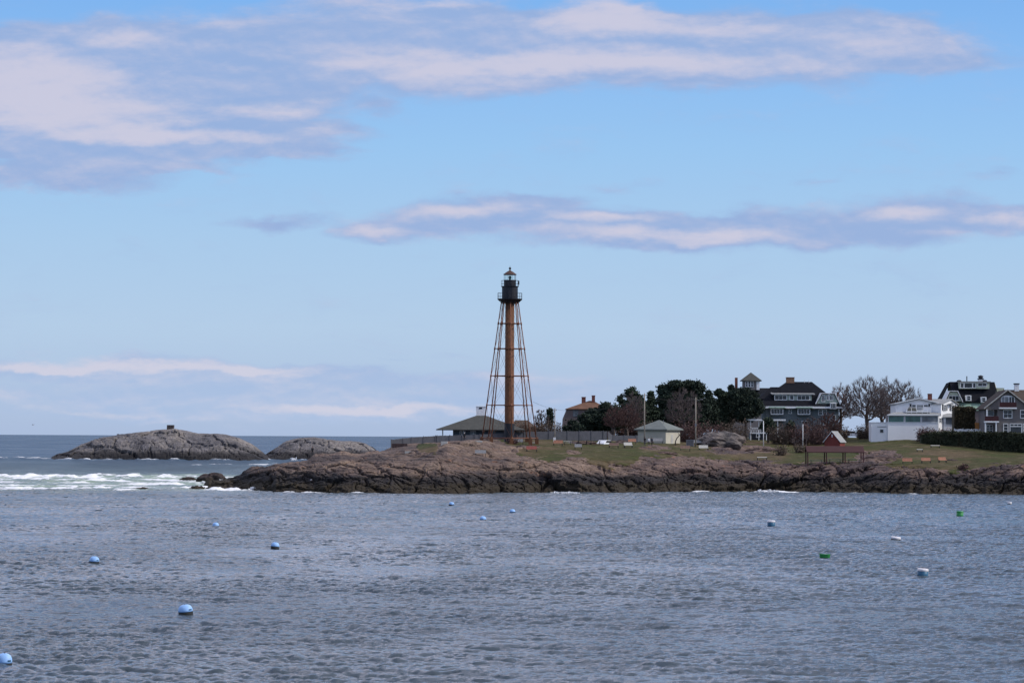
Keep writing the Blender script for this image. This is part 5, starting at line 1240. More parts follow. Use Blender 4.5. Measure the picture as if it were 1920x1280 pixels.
scrub('dark scrub below the tallest bare tree', 1622, 793, 630, 26, SC, 73)
scrub('low brown shrub on the lawn rocks below the sage house', 1465, 829, 575, 18, SC, 74, n=90, fuzz=300)
scrub('low brown shrub on the lawn under the thin white post', 1500, 826, 585, 18, SC, 75, n=90, fuzz=300)
scrub('tall reddish shrub in front of the white house porch', 1738, 798, 607, 30, TR, 76, n=420, fuzz=1800)
scrub('lower reddish shrub between white house and hedge', 1770, 801, 606, 34, TR, 77, n=320, fuzz=1200)
p = ground(1807, 881, 505); scrub('round dark red shrub at the edge of the right cliff', 1807, 871.5, p.y+0.5, 12, TR, 78, n=120, fuzz=400)

# clipped hedge along the right lawn
def hedge(name, label, pts, thick, mat, dens, size, seed, cat='hedge'):
    """pts: (px, base py or None, top py, Y)"""
    r = np.random.default_rng(seed); a = pts[0]; base = Vector((wx(a[0], a[2]), a[2], gz(a[0], a[2]))); o = thing(name, label, cat, base)
    core = MB(); C = []
    for (p0, t0, y0), (p1, t1, y1) in zip(pts[:-1], pts[1:]):
        k = max(1, int(abs(p1-p0)/8))
        for i in range(k):
            q = [(p0+(p1-p0)*(i+j)/k, t0+(t1-t0)*(i+j)/k, y0+(y1-y0)*(i+j)/k) for j in (0, 1)]
            W = [(wx(x, y)-base.x, y-base.y, gz(x, y)-base.z-0.4, wz(x, t, y)-base.z) for x, t, y in q]
            (xa, ya, ba, ta), (xb, yb, bb_, tb) = W
            ta2, tb2 = ta-0.15, tb-0.15
            core.add([(xa, ya+.12, ba), (xb, yb+.12, bb_), (xb, yb+thick, bb_), (xa, ya+thick, ba), (xa, ya+.2, ta2), (xb, yb+.2, tb2), (xb, yb+thick-.1, tb2), (xa, ya+thick-.1, ta2)],
                     [(0, 1, 5, 4), (4, 5, 6, 7), (2, 3, 7, 6), (0, 3, 2, 1)] + ([(0, 4, 7, 3)] if i == 0 else []) + ([(1, 2, 6, 5)] if i == k-1 else []))
            area = max(0.5, (xb-xa)*((ta-ba)+thick)); n = int(area*dens)
            u = r.random(n); v = r.random(n)*((ta-ba)+thick); hh = ta-ba
            x = xa+(xb-xa)*u; yb_ = ya+(yb-ya)*u; onf = v < hh
            z = np.where(onf, ba+(bb_-ba)*u+v, ta+(tb-ta)*u); y = np.where(onf, yb_, yb_+(v-hh))
            P = np.stack([x, y, z], 1) + r.normal(size=(n, 3))*np.array([.08, .14, .17]); C.append(P)
    core.build('core', mat, o); quads_mesh('twig_leaf_quads', np.concatenate(C), size, mat, o, seed, 0.2)
    return o
hedge('clipped_hedge', 'long dark clipped hedge sloping down to the right edge', [(1728, 818, 602), (1745, 813, 600), (1775, 811.3, 597), (1800, 812, 595), (1830, 811.4, 591), (1860, 813, 588), (1892, 812.6, 584), (1925, 815, 580), (1990, 817, 574)], 2.2, M['hedge'], 75, 0.13, 91)
hedge('arborvitae', 'tall clipped brown green arborvitae block between two houses', [(1790, 767, 609), (1793, 765, 609), (1826, 765.5, 609), (1829, 768, 609)], 3.5, M['hedge_brown'], 60, 0.13, 92, 'shrub')

# ------------------------------------------------------------------ gulls
def gull(label, loc, rz, flying):
    o = thing('gull', label, 'bird', loc, rz, None)
    mb = MB(); mb.lathe([(0.0, -0.22), (0.05, -0.17), (0.085, -0.02), (0.07, 0.1), (0.045, 0.16), (0.05, 0.2), (0.0, 0.25)], (0, 0, 0), 10); bdy = mb.build('body', M['gull'], o, True); bdy.rotation_euler = (R(80), 0, 0); bdy.location = (0, 0, 0.18)
    for sg in (-1, 1):
        mb = MB()
        if flying: mb.add([(sg*.05, -.08, .2), (sg*.35, -.1, .34), (sg*.68, .02, .28), (sg*.35, .05, .33), (sg*.05, .1, .2)], [(0, 1, 2, 3, 4)])
        else: mb.add([(sg*.075, -.1, .22), (sg*.085, .05, .14), (sg*.03, .28, .17), (sg*.05, .05, .26)], [(0, 1, 2, 3)])
        mb.build('wing', M['metal_grey'], o)
    if not flying:
        for sg in (-1, 1): MB().tube((sg*.03, 0, 0), (sg*.03, 0, .12), .008, None, 4).build('leg', M['orange_wood'], o)
gull('gull flying low over the sea left of the long island', wp(63, 798, 640), R(70), True)
gull('white gull standing on the dark rocks of the point', ground(585, 901) + Vector((0, -0.3, 0)), R(60), False)

# ------------------------------------------------------------------ mooring buoys
def buoy_pos(px, pw):
    Y = Yof(px, pw); return (wx(px, Y), Y, 0.05)
def dome_buoy(label, px, pw, r=0.40, tilt=(0, 0)):
    o = thing('mooring_buoy', label, 'buoy', buoy_pos(px, pw), random.uniform(0, 6), 'pale blue dome buoys'); o.rotation_euler = (tilt[0], tilt[1], 0); o.scale = (1, 1, 0.86)
    MB().lathe([(r*0.96, -0.35), (r, -0.1), (r, 0.11)], n=28).build('float', M['algae'], o, True)
    MB().lathe([(r, 0.112), (r*1.0, 0.2), (r*0.95, 0.31), (r*0.82, 0.42), (r*0.6, 0.5), (r*0.3, 0.545), (r*0.08, 0.55)], n=28).build('cap', M['buoy_blue'], o, True)
    mb = MB(); mb.tube((0, 0, 0.53), (0, 0, 0.62), 0.03, None, 8); mb.build('mooring_eye', M['metal_grey'], o)
    o.rotation_euler = (tilt[0], tilt[1], 0)
    if r > 0.365 or px < 100:
        mb = MB(); a0_ = -0.95
        for k in range(4):
            a_ = a0_ + k*0.13; c_, s_ = math.cos(a_), math.sin(a_)
            mb.obox((c_*r*0.985, s_*r*0.985, 0.20), (-s_, c_, 0), (0, 0, 1), (c_, s_, 0), 0.028, 0.085, 0.012)
            if k % 2 == 0: mb.obox((c_*r*0.985, s_*r*0.985, 0.24), (-s_, c_, 0), (0, 0, 1), (c_, s_, 0), 0.06, 0.02, 0.011)
        mb.build('lettering', M['buoy_band'], o)
    return o
for a in [('blue dome buoy cut by the left edge at lower left', 13, 1246, 0.33, (R(6), R(4))),
          ('nearest whole blue dome buoy, in the lower left water', 352, 1150, 0.39, (R(4), R(-5))),
          ('blue dome buoy left of the middle water near left edge', 180, 1055, 0.37, (R(3), R(2))),
          ('blue dome buoy between two others at left, below the rocky point', 518, 1027, 0.36, (R(-3), R(6))),
          ('small blue dome buoy in line below the black double humped rock', 407, 988, 0.34, (0, R(-4))),
          ('farthest blue dome buoy, close under the cliff left of centre', 848, 947.5, 0.37, (0, R(10))),
          ('blue dome buoy lowest of three clustered below the lighthouse', 907, 975.5, 0.36, (0, R(4))),
          ('blue dome buoy straight below the lighthouse column', 962.5, 961.5, 0.36, (0, R(-6)))]: dome_buoy(*a)
def drum_buoy(label, px, pw, r, h, top, side, band=True, tilt=(0, 0), group=None):
    o = thing('drum_buoy', label, 'buoy', buoy_pos(px, pw), 0, group); o.rotation_euler = (tilt[0], tilt[1], 0)
    o.location.z += 0.08; hb = h*0.66 if band else h*0.25
    MB().lathe([(r*0.97, -0.3), (r, 0.0), (r, hb)], n=26).build('float', side, o, True)
    MB().lathe([(r*1.03, hb+0.003), (r*1.05, hb+0.03), (r*1.05, h-0.05), (r*0.98, h), (r*0.5, h+0.02)], n=26).build('cap', top, o, False)
    MB().tube((0, 0, h), (0, 0, h+0.14), 0.03, None, 8).build('mooring_eye', M['metal_grey'], o)
drum_buoy('white topped blue drum buoy, larger one at lower right', 1730.5, 1080.5, 0.37, 0.44, M['buoy_white'], M['buoy_band'], True, (R(3), R(3)), 'white topped drum buoys')
drum_buoy('white topped blue drum buoy, smaller one right of centre', 1447, 986, 0.42, 0.5, M['buoy_white'], M['buoy_band'], True, (R(2), R(-2)), 'white topped drum buoys')
drum_buoy('green drum buoy nearer the shore at far right', 1800, 967.5, 0.42, 0.52, M['buoy_green'], M['buoy_green'], True, (R(2), R(4)), 'green drum buoys')
drum_buoy('flat white buoy tilted in the water at right', 1680, 1013, 0.45, 0.24, M['buoy_white'], M['algae'], False, (R(4), R(5)))
drum_buoy('tiny white buoy close under the cliff at right edge', 1893, 947, 0.3, 0.4, M['buoy_white'], M['algae'], False, (0, R(4)))
# green skiff-shaped float
o = thing('green_float', 'green boat shaped float low in the water right of centre', 'float', buoy_pos(1547, 1047), R(4)); o.rotation_euler = (R(2), R(3), R(4))
mb = MB(); L = 0.42
sec = [(-L, 0.16, 0.36), (-L*0.4, 0.26, 0.33), (L*0.5, 0.25, 0.33), (L, 0.14, 0.36)]
vs = []; fs = []
for x, w_, h in sec: vs += [(x*0.85, -w_*0.6, -0.15), (x*0.85, w_*0.6, -0.15), (x, w_, h), (x*0.96, w_*0.75, h-0.03), (x*0.96, -w_*0.75, h-0.03), (x, -w_, h)]
for j in range(3):
    for i in range(6): fs.append((j*6+i, j*6+(i+1) % 6, (j+1)*6+(i+1) % 6, (j+1)*6+i))
fs += [tuple(range(5, -1, -1)), tuple(range(18, 24))]
mb.add(vs, fs); mb.build('hull', M['buoy_green'], o, False)
MB().box(-L*0.8, L*0.8, -0.2, 0.2, -0.16, 0.07).build('waterline_band', M['algae'], o)
MB().box(-0.06, 0.06, -0.2, 0.2, 0.31, 0.345).build('thwart', M['buoy_green'], o)

# ------------------------------------------------------------------ sea
def ocean_tile(n, L, lam, seed, spread=2.0, ang=0.0, cut=0.45):
    r = np.random.default_rng(seed); k1 = 2*np.pi*np.fft.fftfreq(n, L/n); kx, ky = np.meshgrid(k1, k1, indexing='ij'); k = np.sqrt(kx*kx+ky*ky); k[0, 0] = 1e-6
    kp = 2*np.pi/lam; d = (kx*math.sin(ang)+ky*math.cos(ang))/k
    S = np.exp(-1.0*(kp/k)**2)/k**3.7*(0.06+np.abs(d)**spread)*np.exp(-(k*cut/(2*np.pi))**2*3); S[0, 0] = 0
    h = (r.normal(size=(n, n))+1j*r.normal(size=(n, n)))*np.sqrt(S); H = np.real(np.fft.ifft2(h)); sd = H.std()
    Dx = np.real(np.fft.ifft2(-1j*kx/k*h)); Dy = np.real(np.fft.ifft2(-1j*ky/k*h))
    return H/sd, Dx/sd, Dy/sd
def samp(T, L, x, y):
    n = T[0].shape[0]; u = (x/L*n) % n; v = (y/L*n) % n; i = np.floor(u).astype(int); j = np.floor(v).astype(int); a = u-i; b_ = v-j; i2 = (i+1) % n; j2 = (j+1) % n; i %= n; j %= n
    return [t[i, j]*(1-a)*(1-b_)+t[i2, j]*a*(1-b_)+t[i, j2]*(1-a)*b_+t[i2, j2]*a*b_ for t in T]
T1 = ocean_tile(512, 53.0, 1.7, 1, 1.6, R(16), 0.22); T2 = ocean_tile(512, 31.0, 0.62, 2, 0.9, R(-20), 0.13); T3 = ocean_tile(256, 173.0, 9.0, 3, 3.0, R(10), 1.5)
rows = [70.0]
while rows[-1] < 90000:
    y = rows[-1]
    rows.append(y + (0.6 if y < 112 else 0.11 if y < 200 else 0.2 if y < 330 else 0.4 if y < 540 else 1.6 if y < 760 else 3.5 if y < 1300 else y*0.012))
rows = np.array(rows)
cpx2 = np.concatenate([np.linspace(-9000, -400, 30)[:-1], np.linspace(-400, 2320, 780), np.linspace(2320, 10500, 30)[1:]])
PXs, Ys = np.meshgrid(cpx2, rows, indexing='ij'); Xs = (PXs-960)/F*Ys
h1 = samp(T1, 53.0, Xs, Ys); h3 = samp(T3, 173.0, Xs, Ys); c1, s1 = math.cos(0.5), math.sin(0.5)
h2 = samp(T2, 31.0, Xs*c1-Ys*s1, Xs*s1+Ys*c1)
gust = np.clip(1 + 0.75*fbm(Xs/22, Ys/30, 4, 71), 0.4, 1.75)
fade = np.interp(Ys, [80, 540, 760, 1300, 3000], [1, 1, 0.8, 0.45, 0]); fade = fade*np.where((PXs > -500) & (PXs < 2420), 1, 0.0)
h2b = [h2[0], h2[1]*c1+h2[2]*s1, -h2[1]*s1+h2[2]*c1]
A1, A2, A3 = 0.036, 0.0165, 0.065
Zs = fade*gust*(A1*h1[0] + A2*h2b[0]) + fade*A3*h3[0]; ch = 1.25
Xd = Xs + fade*gust*ch*(A1*h1[1]+A2*h2b[1]); Yd = Ys + fade*gust*ch*(A1*h1[2]+A2*h2b[2])
# surf
foam = np.zeros_like(Zs); shoal = np.zeros_like(Zs)
tsh = Ys - S_of(PXs)
inhead = (PXs > 440)
gate = fbm(Xs/6.0, Xs*0+1.7, 3, 81)
near = np.exp(-((tsh+1.2)/1.6)**2)*inhead
foam += near*np.clip(0.28+1.3*gate, 0, 1)*0.9
Zs += near*np.clip(gate-0.15, 0, 1)*0.4
foam += np.exp(-((tsh+4)/4.0)**2)*inhead*np.clip(gate*1.1-0.1, 0, 1)*0.5
# breaking swell on the ledge left of the point
PYs = hor(PXs) + HC/Ys*F
left = sstep(500, 430, PXs)
PYn = PYs + 3.0*fbm(Xs/9, Ys/30, 3, 86)
band = left*sstep(886, 893, PYn)*sstep(927, 912, PYn)
shoal += band*np.clip(0.75+0.8*fbm(Xs/18, Ys/25, 3, 82), 0, 1)*sstep(-120, 60, PXs)
st = fbm(Xs/11, Ys/16, 5, 83)
foam += band*(0.40 + 0.8*st)
foam += 0.75*np.exp(-((PXs-455)/55)**2)*np.exp(-((PYs-917.5)/3.2)**2)*np.clip(0.6+fbm(Xs/5, Ys/12, 4, 97), 0, 1)
def breaker(pyc, wid, x0, x1, hgt, s_):
    global foam, Zs
    cc = pyc + 3.6*wid/2*fbm(PXs/55, PXs*0+s_, 4, 84+s_); m_ = np.exp(-((PYs-cc)/wid)**2)*sstep(x0-30, x0+30, PXs)*sstep(x1+40, x1-40, PXs)*np.clip(0.4+1.3*fbm(Xs/6, Ys/14+s_*3.3, 4, 90+s_), 0, 1)
    foam = foam + 0.8*m_; Zs = Zs + hgt*m_
breaker(894, 2.2, -300, 340, 0.7, 1); breaker(917, 1.8, 10, 470, 0.5, 2); breaker(902, 2.0, 60, 250, 0.5, 3); breaker(908, 1.6, 200, 430, 0.4, 4); breaker(899.5, 1.8, 370, 470, 0.6, 5)
breaker(862.5, 1.5, 100, 690, 0.9, 6); breaker(860, 1.5, -200, 140, 0.8, 7); breaker(871, 1.2, 330, 560, 0.25, 8)
foam += sstep(0.78, 0.95, fbm(Xs/16, Ys/34, 4, 88))*np.where(Ys < 540, 0.0, 0.35)
foam += 0.5*sstep(0.22, 0.32, Zs)*(Ys < 480)*sstep(0.3, 0.7, fbm(Xs/12, Ys/20, 3, 89))
n0, n1 = Zs.shape; ix = np.arange(n0*n1).reshape(n0, n1)
qd = np.stack([ix[:-1, :-1], ix[1:, :-1], ix[1:, 1:], ix[:-1, 1:]], -1).reshape(-1, 4)
me = np_mesh('sea', np.stack([Xd, Yd, Zs], -1).reshape(-1, 3), qd, True)
for nm, arr in (('foam', foam), ('shoal', shoal)):
    at_ = me.attributes.new(nm, 'FLOAT', 'POINT'); at_.data.foreach_set('value', np.clip(arr, 0, 2).astype(np.float32).ravel())
mt, nt, b = new_mat('sea_water')
pos = N(nt, 'ShaderNodeNewGeometry').outputs['Position']
fo = N(nt, 'ShaderNodeAttribute', attribute_name='foam').outputs['Fac']; sh = N(nt, 'ShaderNodeAttribute', attribute_name='shoal').outputs['Fac']
pv = vscale(nt, pos, (0.8, 1.6, 1.0))
nf = noise(nt, vscale(nt, pos, (0.55, 0.3, 0.8)), 1.0, 7, 0.72, 0.4)
fm = mapr(nt, mathn(nt, 'ADD', fo, mathn(nt, 'MULTIPLY', mathn(nt, 'SUBTRACT', nf, 0.5), 1.5)), 0.42, 0.85)
big = noise(nt, vscale(nt, pos, (0.012, 0.006, 0.0)), 1.0, 4, 0.6, 0.4)
body = ramp(nt, big, [(0.35, (0.044, 0.068, 0.090)), (0.65, (0.064, 0.082, 0.090))])
bodyc = mixc(nt, mathn(nt, 'MULTIPLY', sh, 0.9), body, (0.27, 0.34, 0.25))
cc = mixc(nt, fm, bodyc, (0.78, 0.79, 0.80))
nt.links.new(cc, b.inputs['Base Color'])
nt.links.new(mapr(nt, fm, 0, 1, 0.07, 0.9, False), b.inputs['Roughness'])
b.inputs['IOR'].default_value = 1.33; b.inputs['Specular IOR Level'].default_value = 0.5
w1 = noise(nt, pv, 5.5, 5, 0.66, 0.5)
bp = N(nt, 'ShaderNodeBump'); bp.inputs['Strength'].default_value = 1.0; slick = noise(nt, vscale(nt, pos, (0.05, 0.022, 0.0), (4, 9, 0)), 1.0, 5, 0.62, 0.6)
nt.links.new(mapr(nt, slick, 0.38, 0.62, 0.04, 0.13), bp.inputs['Distance'])
nt.links.new(w1, bp.inputs['Height'])
# facets smaller than a grid cell: wavelet slopes scattered about the surface normal
wn = N(nt, 'ShaderNodeTexNoise'); wn.inputs['Scale'].default_value = 2.4; wn.inputs['Detail'].default_value = 3; wn.inputs['Roughness'].default_value = 0.6; nt.links.new(vscale(nt, pos, (0.7, 1.3, 1.0)), wn.inputs['Vector'])
sb = N(nt, 'ShaderNodeVectorMath', operation='SUBTRACT'); nt.links.new(wn.outputs['Color'], sb.inputs[0]); sb.inputs[1].default_value = (0.5, 0.5, 0.5)
sy = N(nt, 'ShaderNodeSeparateXYZ'); nt.links.new(pos, sy.inputs[0])
amp_ = mapr(nt, sy.outputs['Y'], 200, 700, 0.10, 1.3)
vm = N(nt, 'ShaderNodeVectorMath', operation='MULTIPLY'); nt.links.new(sb.outputs[0], vm.inputs[0]); vm.inputs[1].default_value = (0.8, 1.0, 0)
vs2 = N(nt, 'ShaderNodeVectorMath', operation='SCALE'); nt.links.new(vm.outputs[0], vs2.inputs[0]); nt.links.new(amp_, vs2.inputs['Scale'])
va = N(nt, 'ShaderNodeVectorMath', operation='ADD'); nt.links.new(bp.outputs[0], va.inputs[0]); nt.links.new(vs2.outputs[0], va.inputs[1])
vn = N(nt, 'ShaderNodeVectorMath', operation='NORMALIZE'); nt.links.new(va.outputs[0], vn.inputs[0]); nt.links.new(vn.outputs[0], b.inputs['Normal'])
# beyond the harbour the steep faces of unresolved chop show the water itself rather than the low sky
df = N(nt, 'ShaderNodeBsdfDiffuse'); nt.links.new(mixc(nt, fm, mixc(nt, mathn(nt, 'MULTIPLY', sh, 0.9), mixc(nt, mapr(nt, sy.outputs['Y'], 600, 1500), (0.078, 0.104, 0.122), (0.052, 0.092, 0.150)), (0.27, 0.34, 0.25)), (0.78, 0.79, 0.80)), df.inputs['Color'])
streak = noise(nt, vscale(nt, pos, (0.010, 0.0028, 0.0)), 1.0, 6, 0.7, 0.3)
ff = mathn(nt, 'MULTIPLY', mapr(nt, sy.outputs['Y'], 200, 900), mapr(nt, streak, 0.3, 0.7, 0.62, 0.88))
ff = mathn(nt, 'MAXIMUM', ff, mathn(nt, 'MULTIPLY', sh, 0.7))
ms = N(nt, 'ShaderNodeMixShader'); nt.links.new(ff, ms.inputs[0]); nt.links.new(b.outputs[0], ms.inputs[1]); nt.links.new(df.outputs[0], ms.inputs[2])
nt.links.new(ms.outputs[0], nt.nodes['Material Output'].inputs['Surface'])
M['sea'] = mt
sea = link_mesh('sea', me, M['sea']); tag(sea, 'choppy grey blue sea with white surf at the rocks', 'sea', kind='structure')

# spray thrown up at the rocks
def spray(label, px, py, Y, wpx, hpx, seed, n=900):
    r = np.random.default_rng(seed); s = Y/F; k = 18
    cx = (r.random(k)-0.5)*wpx*s*0.9; hz = (0.15+0.85*r.random(k)**2.2)*hpx*s
    i = r.integers(0, k, n); t = r.random(n)**1.8
    C = np.stack([cx[i]+r.normal(size=n)*wpx*s*0.06*(1.4-t), r.normal(size=n)*0.5, t*hz[i]+0.0], 1)
    o = quads_mesh('sea_spray', C, 0.10, M['foam'], None, seed); o.location = (wx(px, Y), Y, 0.05)
    tag(o, label, 'spray', kind='stuff')
M['foam'] = pmat('white_spray', (0.82, 0.83, 0.84), 0.9, 0.04, 2)
spray('white spray bursting in the gap at the foot of the point', 487, 917, Yof(487, 918)-4.0, 34, 15, 201, 2200)
spray('white spray against the left end of the long island', 134, 860, Yof(134, 861.5), 16, 9, 202, 500)
spray('white water surging behind the tip of the point', 400, 905, Yof(410, 906), 46, 7, 203, 1600)
spray('white splash at the right end of the long island', 420, 861, Yof(420, 863), 14, 6, 204, 300)
spray('white splash at the foot of the smaller island', 552, 861, Yof(552, 863.5), 12, 8, 205, 300)
spray('white splash on the cliff foot below the picnic shelter', 1440, 920, Yof(1440, 922.5)-1, 40, 6, 206, 900)
spray('thin white splash along the cliff foot right of centre', 1062, 922, Yof(1062, 924)-1, 44, 2.5, 207, 500)

# ------------------------------------------------------------------ world and sun
SUN_AZ = R(100)      # clockwise from the viewing direction (+Y)
SUN_EL = R(38)
sd = Vector((math.sin(SUN_AZ)*math.cos(SUN_EL), math.cos(SUN_AZ)*math.cos(SUN_EL), math.sin(SUN_EL)))
ld = bpy.data.lights.new('sun', 'SUN'); ld.energy = 3.0; ld.angle = R(0.53); ld.color = (1.0, 0.95, 0.88)
lo = bpy.data.objects.new('sun', ld); col.objects.link(lo); lo.rotation_euler = (-sd).to_track_quat('-Z', 'Y').to_euler(); lo.location = (300, 100, 300)

w = bpy.data.worlds.new('World'); scene.world = w; w.use_nodes = True
nt = w.node_tree; bg = nt.nodes['Background']; STR = 0.1; bg.inputs['Strength'].default_value = STR
sky = N(nt, 'ShaderNodeTexSky'); sky.sky_type = 'NISHITA'; sky.sun_disc = False; sky.sun_elevation = SUN_EL; sky.sun_rotation = SUN_AZ; sky.altitude = 0; sky.air_density = 1.0; sky.dust_density = 0.6; sky.ozone_density = 1.6
gen = N(nt, 'ShaderNodeTexCoord').outputs['Generated']
sp = N(nt, 'ShaderNodeSeparateXYZ'); nt.links.new(gen, sp.inputs[0]); dx, dy, dz = sp.outputs
yy = mathn(nt, 'MAXIMUM', dy, 0.02)
u = mathn(nt, 'DIVIDE', dx, yy); v = mathn(nt, 'DIVIDE', dz, yy)      # tangents of bearing and height above the horizon
elev = mathn(nt, 'ARCSINE', dz)
def lin(r_, g_, b_):
    f_ = lambda c: ((c/255)/12.92 if c/255 <= 0.04045 else ((c/255+0.055)/1.055)**2.4)
    return (f_(r_), f_(g_), f_(b_))
ed = mathn(nt, 'MULTIPLY', elev, 180/math.pi)
en = mathn(nt, 'DIVIDE', ed, 40.0)
skyramp = ramp(nt, en, [(0.0, lin(171, 189, 219)), (0.018, lin(176, 196, 224)), (0.05, lin(180, 205, 231)), (0.09, lin(170, 203, 235)), (0.135, lin(154, 198, 240)), (0.168, lin(142, 190, 241)), (0.205, lin(127, 180, 239)), (0.35, lin(104, 160, 230)), (0.7, lin(80, 130, 205)), (1.0, lin(62, 105, 175))])
skyc = mixc(nt, 1.0, skyramp, (1/STR,)*3, 'MULTIPLY')
skyc = mixc(nt, mathn(nt, 'MULTIPLY', mapr(nt, ed, 12, 40), 0.65), skyc, sky.outputs[0])
comb = N(nt, 'ShaderNodeCombineXYZ'); nt.links.new(u, comb.inputs[0]); nt.links.new(v, comb.inputs[1]); uv = comb.outputs[0]
# gentle warp of the cloud outlines
def warp(scale, amt):
    n_ = N(nt, 'ShaderNodeTexNoise'); n_.inputs['Scale'].default_value = scale; n_.inputs['Detail'].default_value = 6; n_.inputs['Roughness'].default_value = 0.6
    nt.links.new(vscale(nt, uv, (1.0, 2.6, 1.0)), n_.inputs['Vector'])
    s_ = N(nt, 'ShaderNodeVectorMath', operation='SUBTRACT'); nt.links.new(n_.outputs['Color'], s_.inputs[0]); s_.inputs[1].default_value = (0.5, 0.5, 0.5)
    m_ = N(nt, 'ShaderNodeVectorMath', operation='MULTIPLY'); nt.links.new(s_.outputs[0], m_.inputs[0]); m_.inputs[1].default_value = (amt*2.4, amt, 0)
    a_ = N(nt, 'ShaderNodeVectorMath', operation='ADD'); nt.links.new(uv, a_.inputs[0]); nt.links.new(m_.outputs[0], a_.inputs[1]); return a_.outputs[0]
uvw = warp(22.0, 0.016)
def blob(px, py, rx, ry, wgt, rot=0.0):
    mp = N(nt, 'ShaderNodeMapping'); mp.vector_type = 'TEXTURE'
    mp.inputs['Location'].default_value = ((px-960)/F, (818-py)/F, 0); mp.inputs['Rotation'].default_value = (0, 0, rot); mp.inputs['Scale'].default_value = (rx/F, ry/F, 1)
    nt.links.new(uvw, mp.inputs['Vector']); gr = N(nt, 'ShaderNodeTexGradient', gradient_type='SPHERICAL'); nt.links.new(mp.outputs[0], gr.inputs[0])
    return mathn(nt, 'MULTIPLY', gr.outputs['Fac'], wgt)
def addall(L):
    r_ = L[0]
    for q in L[1:]: r_ = mathn(nt, 'ADD', r_, q)
    return r_
CL = [ # bodies of cloud
 (100, 75, 330, 50, 1.5), (240, 65, 110, 40, 1.0), (60, 180, 420, 130, 2.0), (250, 220, 420, 90, 1.8), (120, 270, 500, 60, 1.5), (520, 205, 230, 40, 1.3), (400, 255, 320, 26, 1.0), (620, 250, 130, 20, 1.2, -0.06),
 (480, 285, 230, 11, 1.0, -0.03), (230, 300, 260, 26, 1.0), (100, 340, 260, 28, 2.2), (300, 322, 200, 10, 1.1), (600, 275, 130, 9, 1.2, -0.05),
 (520, 90, 300, 76, 1.8), (300, 120, 420, 110, 1.0), (760, 108, 420, 82, 2.3), (1050, 98, 420, 82, 2.4), (1400, 92, 480, 74, 2.4), (960, 45, 300, 40, 1.2), (1130, 20, 120, 50, 1.4), (1350, 40, 420, 40, 1.2), (1620, 65, 290, 50, 1.5), (1800, 110, 250, 26, 0.9), (720, 5, 260, 30, 1.4), (850, 40, 220, 36, 1.0),
 (700, 200, 60, 16, 0.9),
 (520, 414, 120, 19, 1.6, 0.05), (690, 430, 90, 22, 1.0), (850, 408, 240, 42, 2.1, 0.06), (1020, 375, 120, 17, 1.2, 0.08), (1100, 425, 330, 46, 2.3), (1300, 430, 270, 42, 2.1), (1500, 418, 260, 42, 1.6), (1750, 402, 270, 54, 2.1), (1900, 408, 160, 34, 1.6), (1880, 320, 70, 14, 0.7),
 (1150, 342, 110, 10, 0.5), (1540, 335, 70, 8, 0.5),
 # bank above the horizon
 (150, 690, 330, 24, 1.8), (380, 705, 330, 20, 1.6), (640, 715, 340, 24, 1.4), (200, 742, 560, 46, 1.1), (640, 750, 520, 46, 1.1), (1000, 715, 260, 26, 0.8), (880, 765, 330, 20, 1.0), (450, 782, 520, 14, 0.7), (1050, 745, 300, 16, 0.6), (1150, 725, 160, 16, 0.6), (840, 668, 70, 8, 0.5), (720, 678, 50, 6, 0.4)]
LT = [ # their sunlit parts
 (240, 68, 110, 32, 1.2), (40, 140, 230, 70, 1.3), (120, 205, 300, 70, 1.5), (300, 258, 250, 22, 1.5), (540, 205, 150, 22, 0.9), (620, 100, 160, 40, 0.7), (850, 130, 330, 40, 1.1), (1130, 25, 130, 50, 1.5), (1200, 115, 500, 34, 1.4), (1300, 50, 330, 34, 0.9), (1640, 75, 230, 34, 1.0), (780, 3, 260, 18, 1.0),
 (700, 428, 90, 18, 1.2), (860, 400, 170, 22, 1.1), (1120, 405, 150, 15, 1.2), (1150, 440, 260, 20, 1.1), (1370, 436, 150, 24, 1.2), (1700, 395, 110, 20, 1.0), (1900, 410, 90, 18, 0.8),
 (130, 680, 150, 24, 2.1), (300, 695, 220, 14, 1.5), (480, 702, 130, 8, 1.2), (60, 690, 160, 10, 1.2), (640, 765, 230, 14, 0.9), (1000, 712, 220, 20, 0.8), (180, 770, 120, 8, 0.7), (870, 768, 260, 12, 0.9), (640, 766, 240, 12, 0.6), (190, 770, 200, 9, 0.6)]
dens = addall([blob(c[0], c[1], c[2]*1.04, c[3]*1.14, c[4]*1.22, *c[5:]) for c in CL]); lit = addall([blob(*c) for c in LT])
uvn = vscale(nt, uv, (1.0, 3.2, 1.0))
nA = noise(nt, uvn, 26.0, 8, 0.58, 0.3); nB = noise(nt, uvn, 9.0, 6, 0.55, 0.2); nC = noise(nt, vscale(nt, uv, (1.0, 2.0, 1.0), (3, 1, 0)), 60.0, 6, 0.6)
nD = noise(nt, vscale(nt, uvw, (1.0, 2.4, 1.0), (7, 2, 0)), 150.0, 6, 0.65)
uvu = vscale(nt, uv, (1.0, 3.2, 1.0), (0.0015, 0.0085, 0))
nA2 = noise(nt, uvu, 26.0, 8, 0.58, 0.3)
nC2 = noise(nt, vscale(nt, uv, (1.0, 2.0, 1.0), (3.0008, 1.0035, 0)), 60.0, 6, 0.6)
emb = mathn(nt, 'ADD', mathn(nt, 'MULTIPLY', mathn(nt, 'SUBTRACT', nA, nA2), 3.2), mathn(nt, 'MULTIPLY', mathn(nt, 'SUBTRACT', nC, nC2), 1.9))
dn = mathn(nt, 'ADD', dens, mathn(nt, 'MULTIPLY', mathn(nt, 'SUBTRACT', nA, 0.5), 1.9))
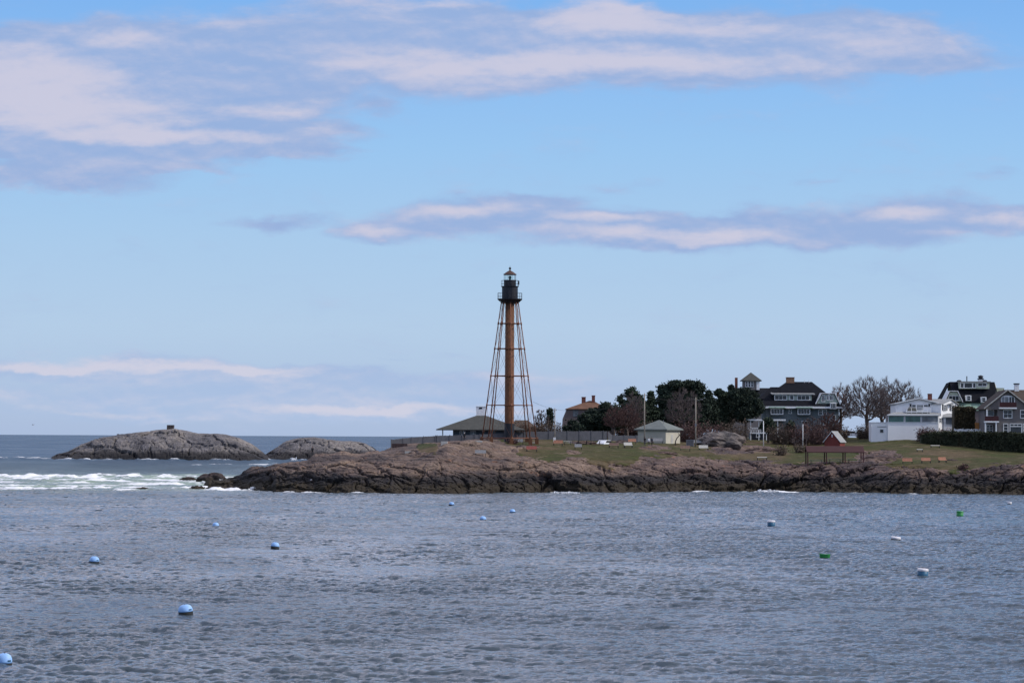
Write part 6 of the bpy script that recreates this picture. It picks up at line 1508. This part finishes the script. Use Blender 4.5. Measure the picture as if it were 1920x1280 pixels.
dn = mathn(nt, 'ADD', dn, mathn(nt, 'MULTIPLY', mathn(nt, 'SUBTRACT', nC, 0.5), 1.0))
dn = mathn(nt, 'ADD', dn, mathn(nt, 'MULTIPLY', mathn(nt, 'SUBTRACT', nD, 0.5), 0.5))
cm = mapr(nt, dn, -0.05, 1.55)
lt = mathn(nt, 'ADD', lit, mathn(nt, 'MULTIPLY', mathn(nt, 'SUBTRACT', nB, 0.5), 1.0))
lt = mathn(nt, 'ADD', lt, mathn(nt, 'MULTIPLY', mathn(nt, 'SUBTRACT', nA, 0.5), 0.6))
lt = mathn(nt, 'ADD', lt, mathn(nt, 'MULTIPLY', emb, 0.65))
lm = mapr(nt, lt, -0.35, 1.35)
# clouds higher up, outside the view: broken cover seen only in the water and in the light
hi = noise(nt, vscale(nt, gen, (2.2, 2.2, 5.0)), 1.6, 6, 0.6, 0.3)
him = mathn(nt, 'MULTIPLY', mapr(nt, hi, 0.46, 0.57), mapr(nt, ed, 8.3, 13.0))
ccol = mixc(nt, lm, lin(152, 177, 220), lin(205, 203, 222))
ccol = mixc(nt, mapr(nt, ed, 3.2, 0.4), ccol, mixc(nt, lm, lin(170, 192, 225), lin(208, 209, 226)))
ccol = mixc(nt, 1.0, ccol, (1/STR,)*3, 'MULTIPLY')
front = mapr(nt, dy, 0.3, 0.6)
skyc = mixc(nt, mathn(nt, 'MULTIPLY', mathn(nt, 'MULTIPLY', cm, 0.92), front), skyc, ccol)
skyc = mixc(nt, mathn(nt, 'MULTIPLY', him, 0.9), skyc, tuple(2.15*x/STR for x in lin(208, 206, 223)))
nt.links.new(skyc, bg.inputs['Color'])
w.cycles.sampling_method = 'MANUAL'; w.cycles.sample_map_resolution = 1024

# ------------------------------------------------------------------ render settings
vs_ = scene.view_settings; vs_.view_transform = 'Standard'; vs_.look = 'None'; vs_.exposure = 0.0; vs_.gamma = 1.0
scene.render.engine = 'CYCLES'
cy = scene.cycles; cy.max_bounces = 6; cy.diffuse_bounces = 2; cy.glossy_bounces = 3; cy.transparent_max_bounces = 8; cy.use_denoising = True
cy.sample_clamp_direct = 2.0
cy.sample_clamp_indirect = 4.0
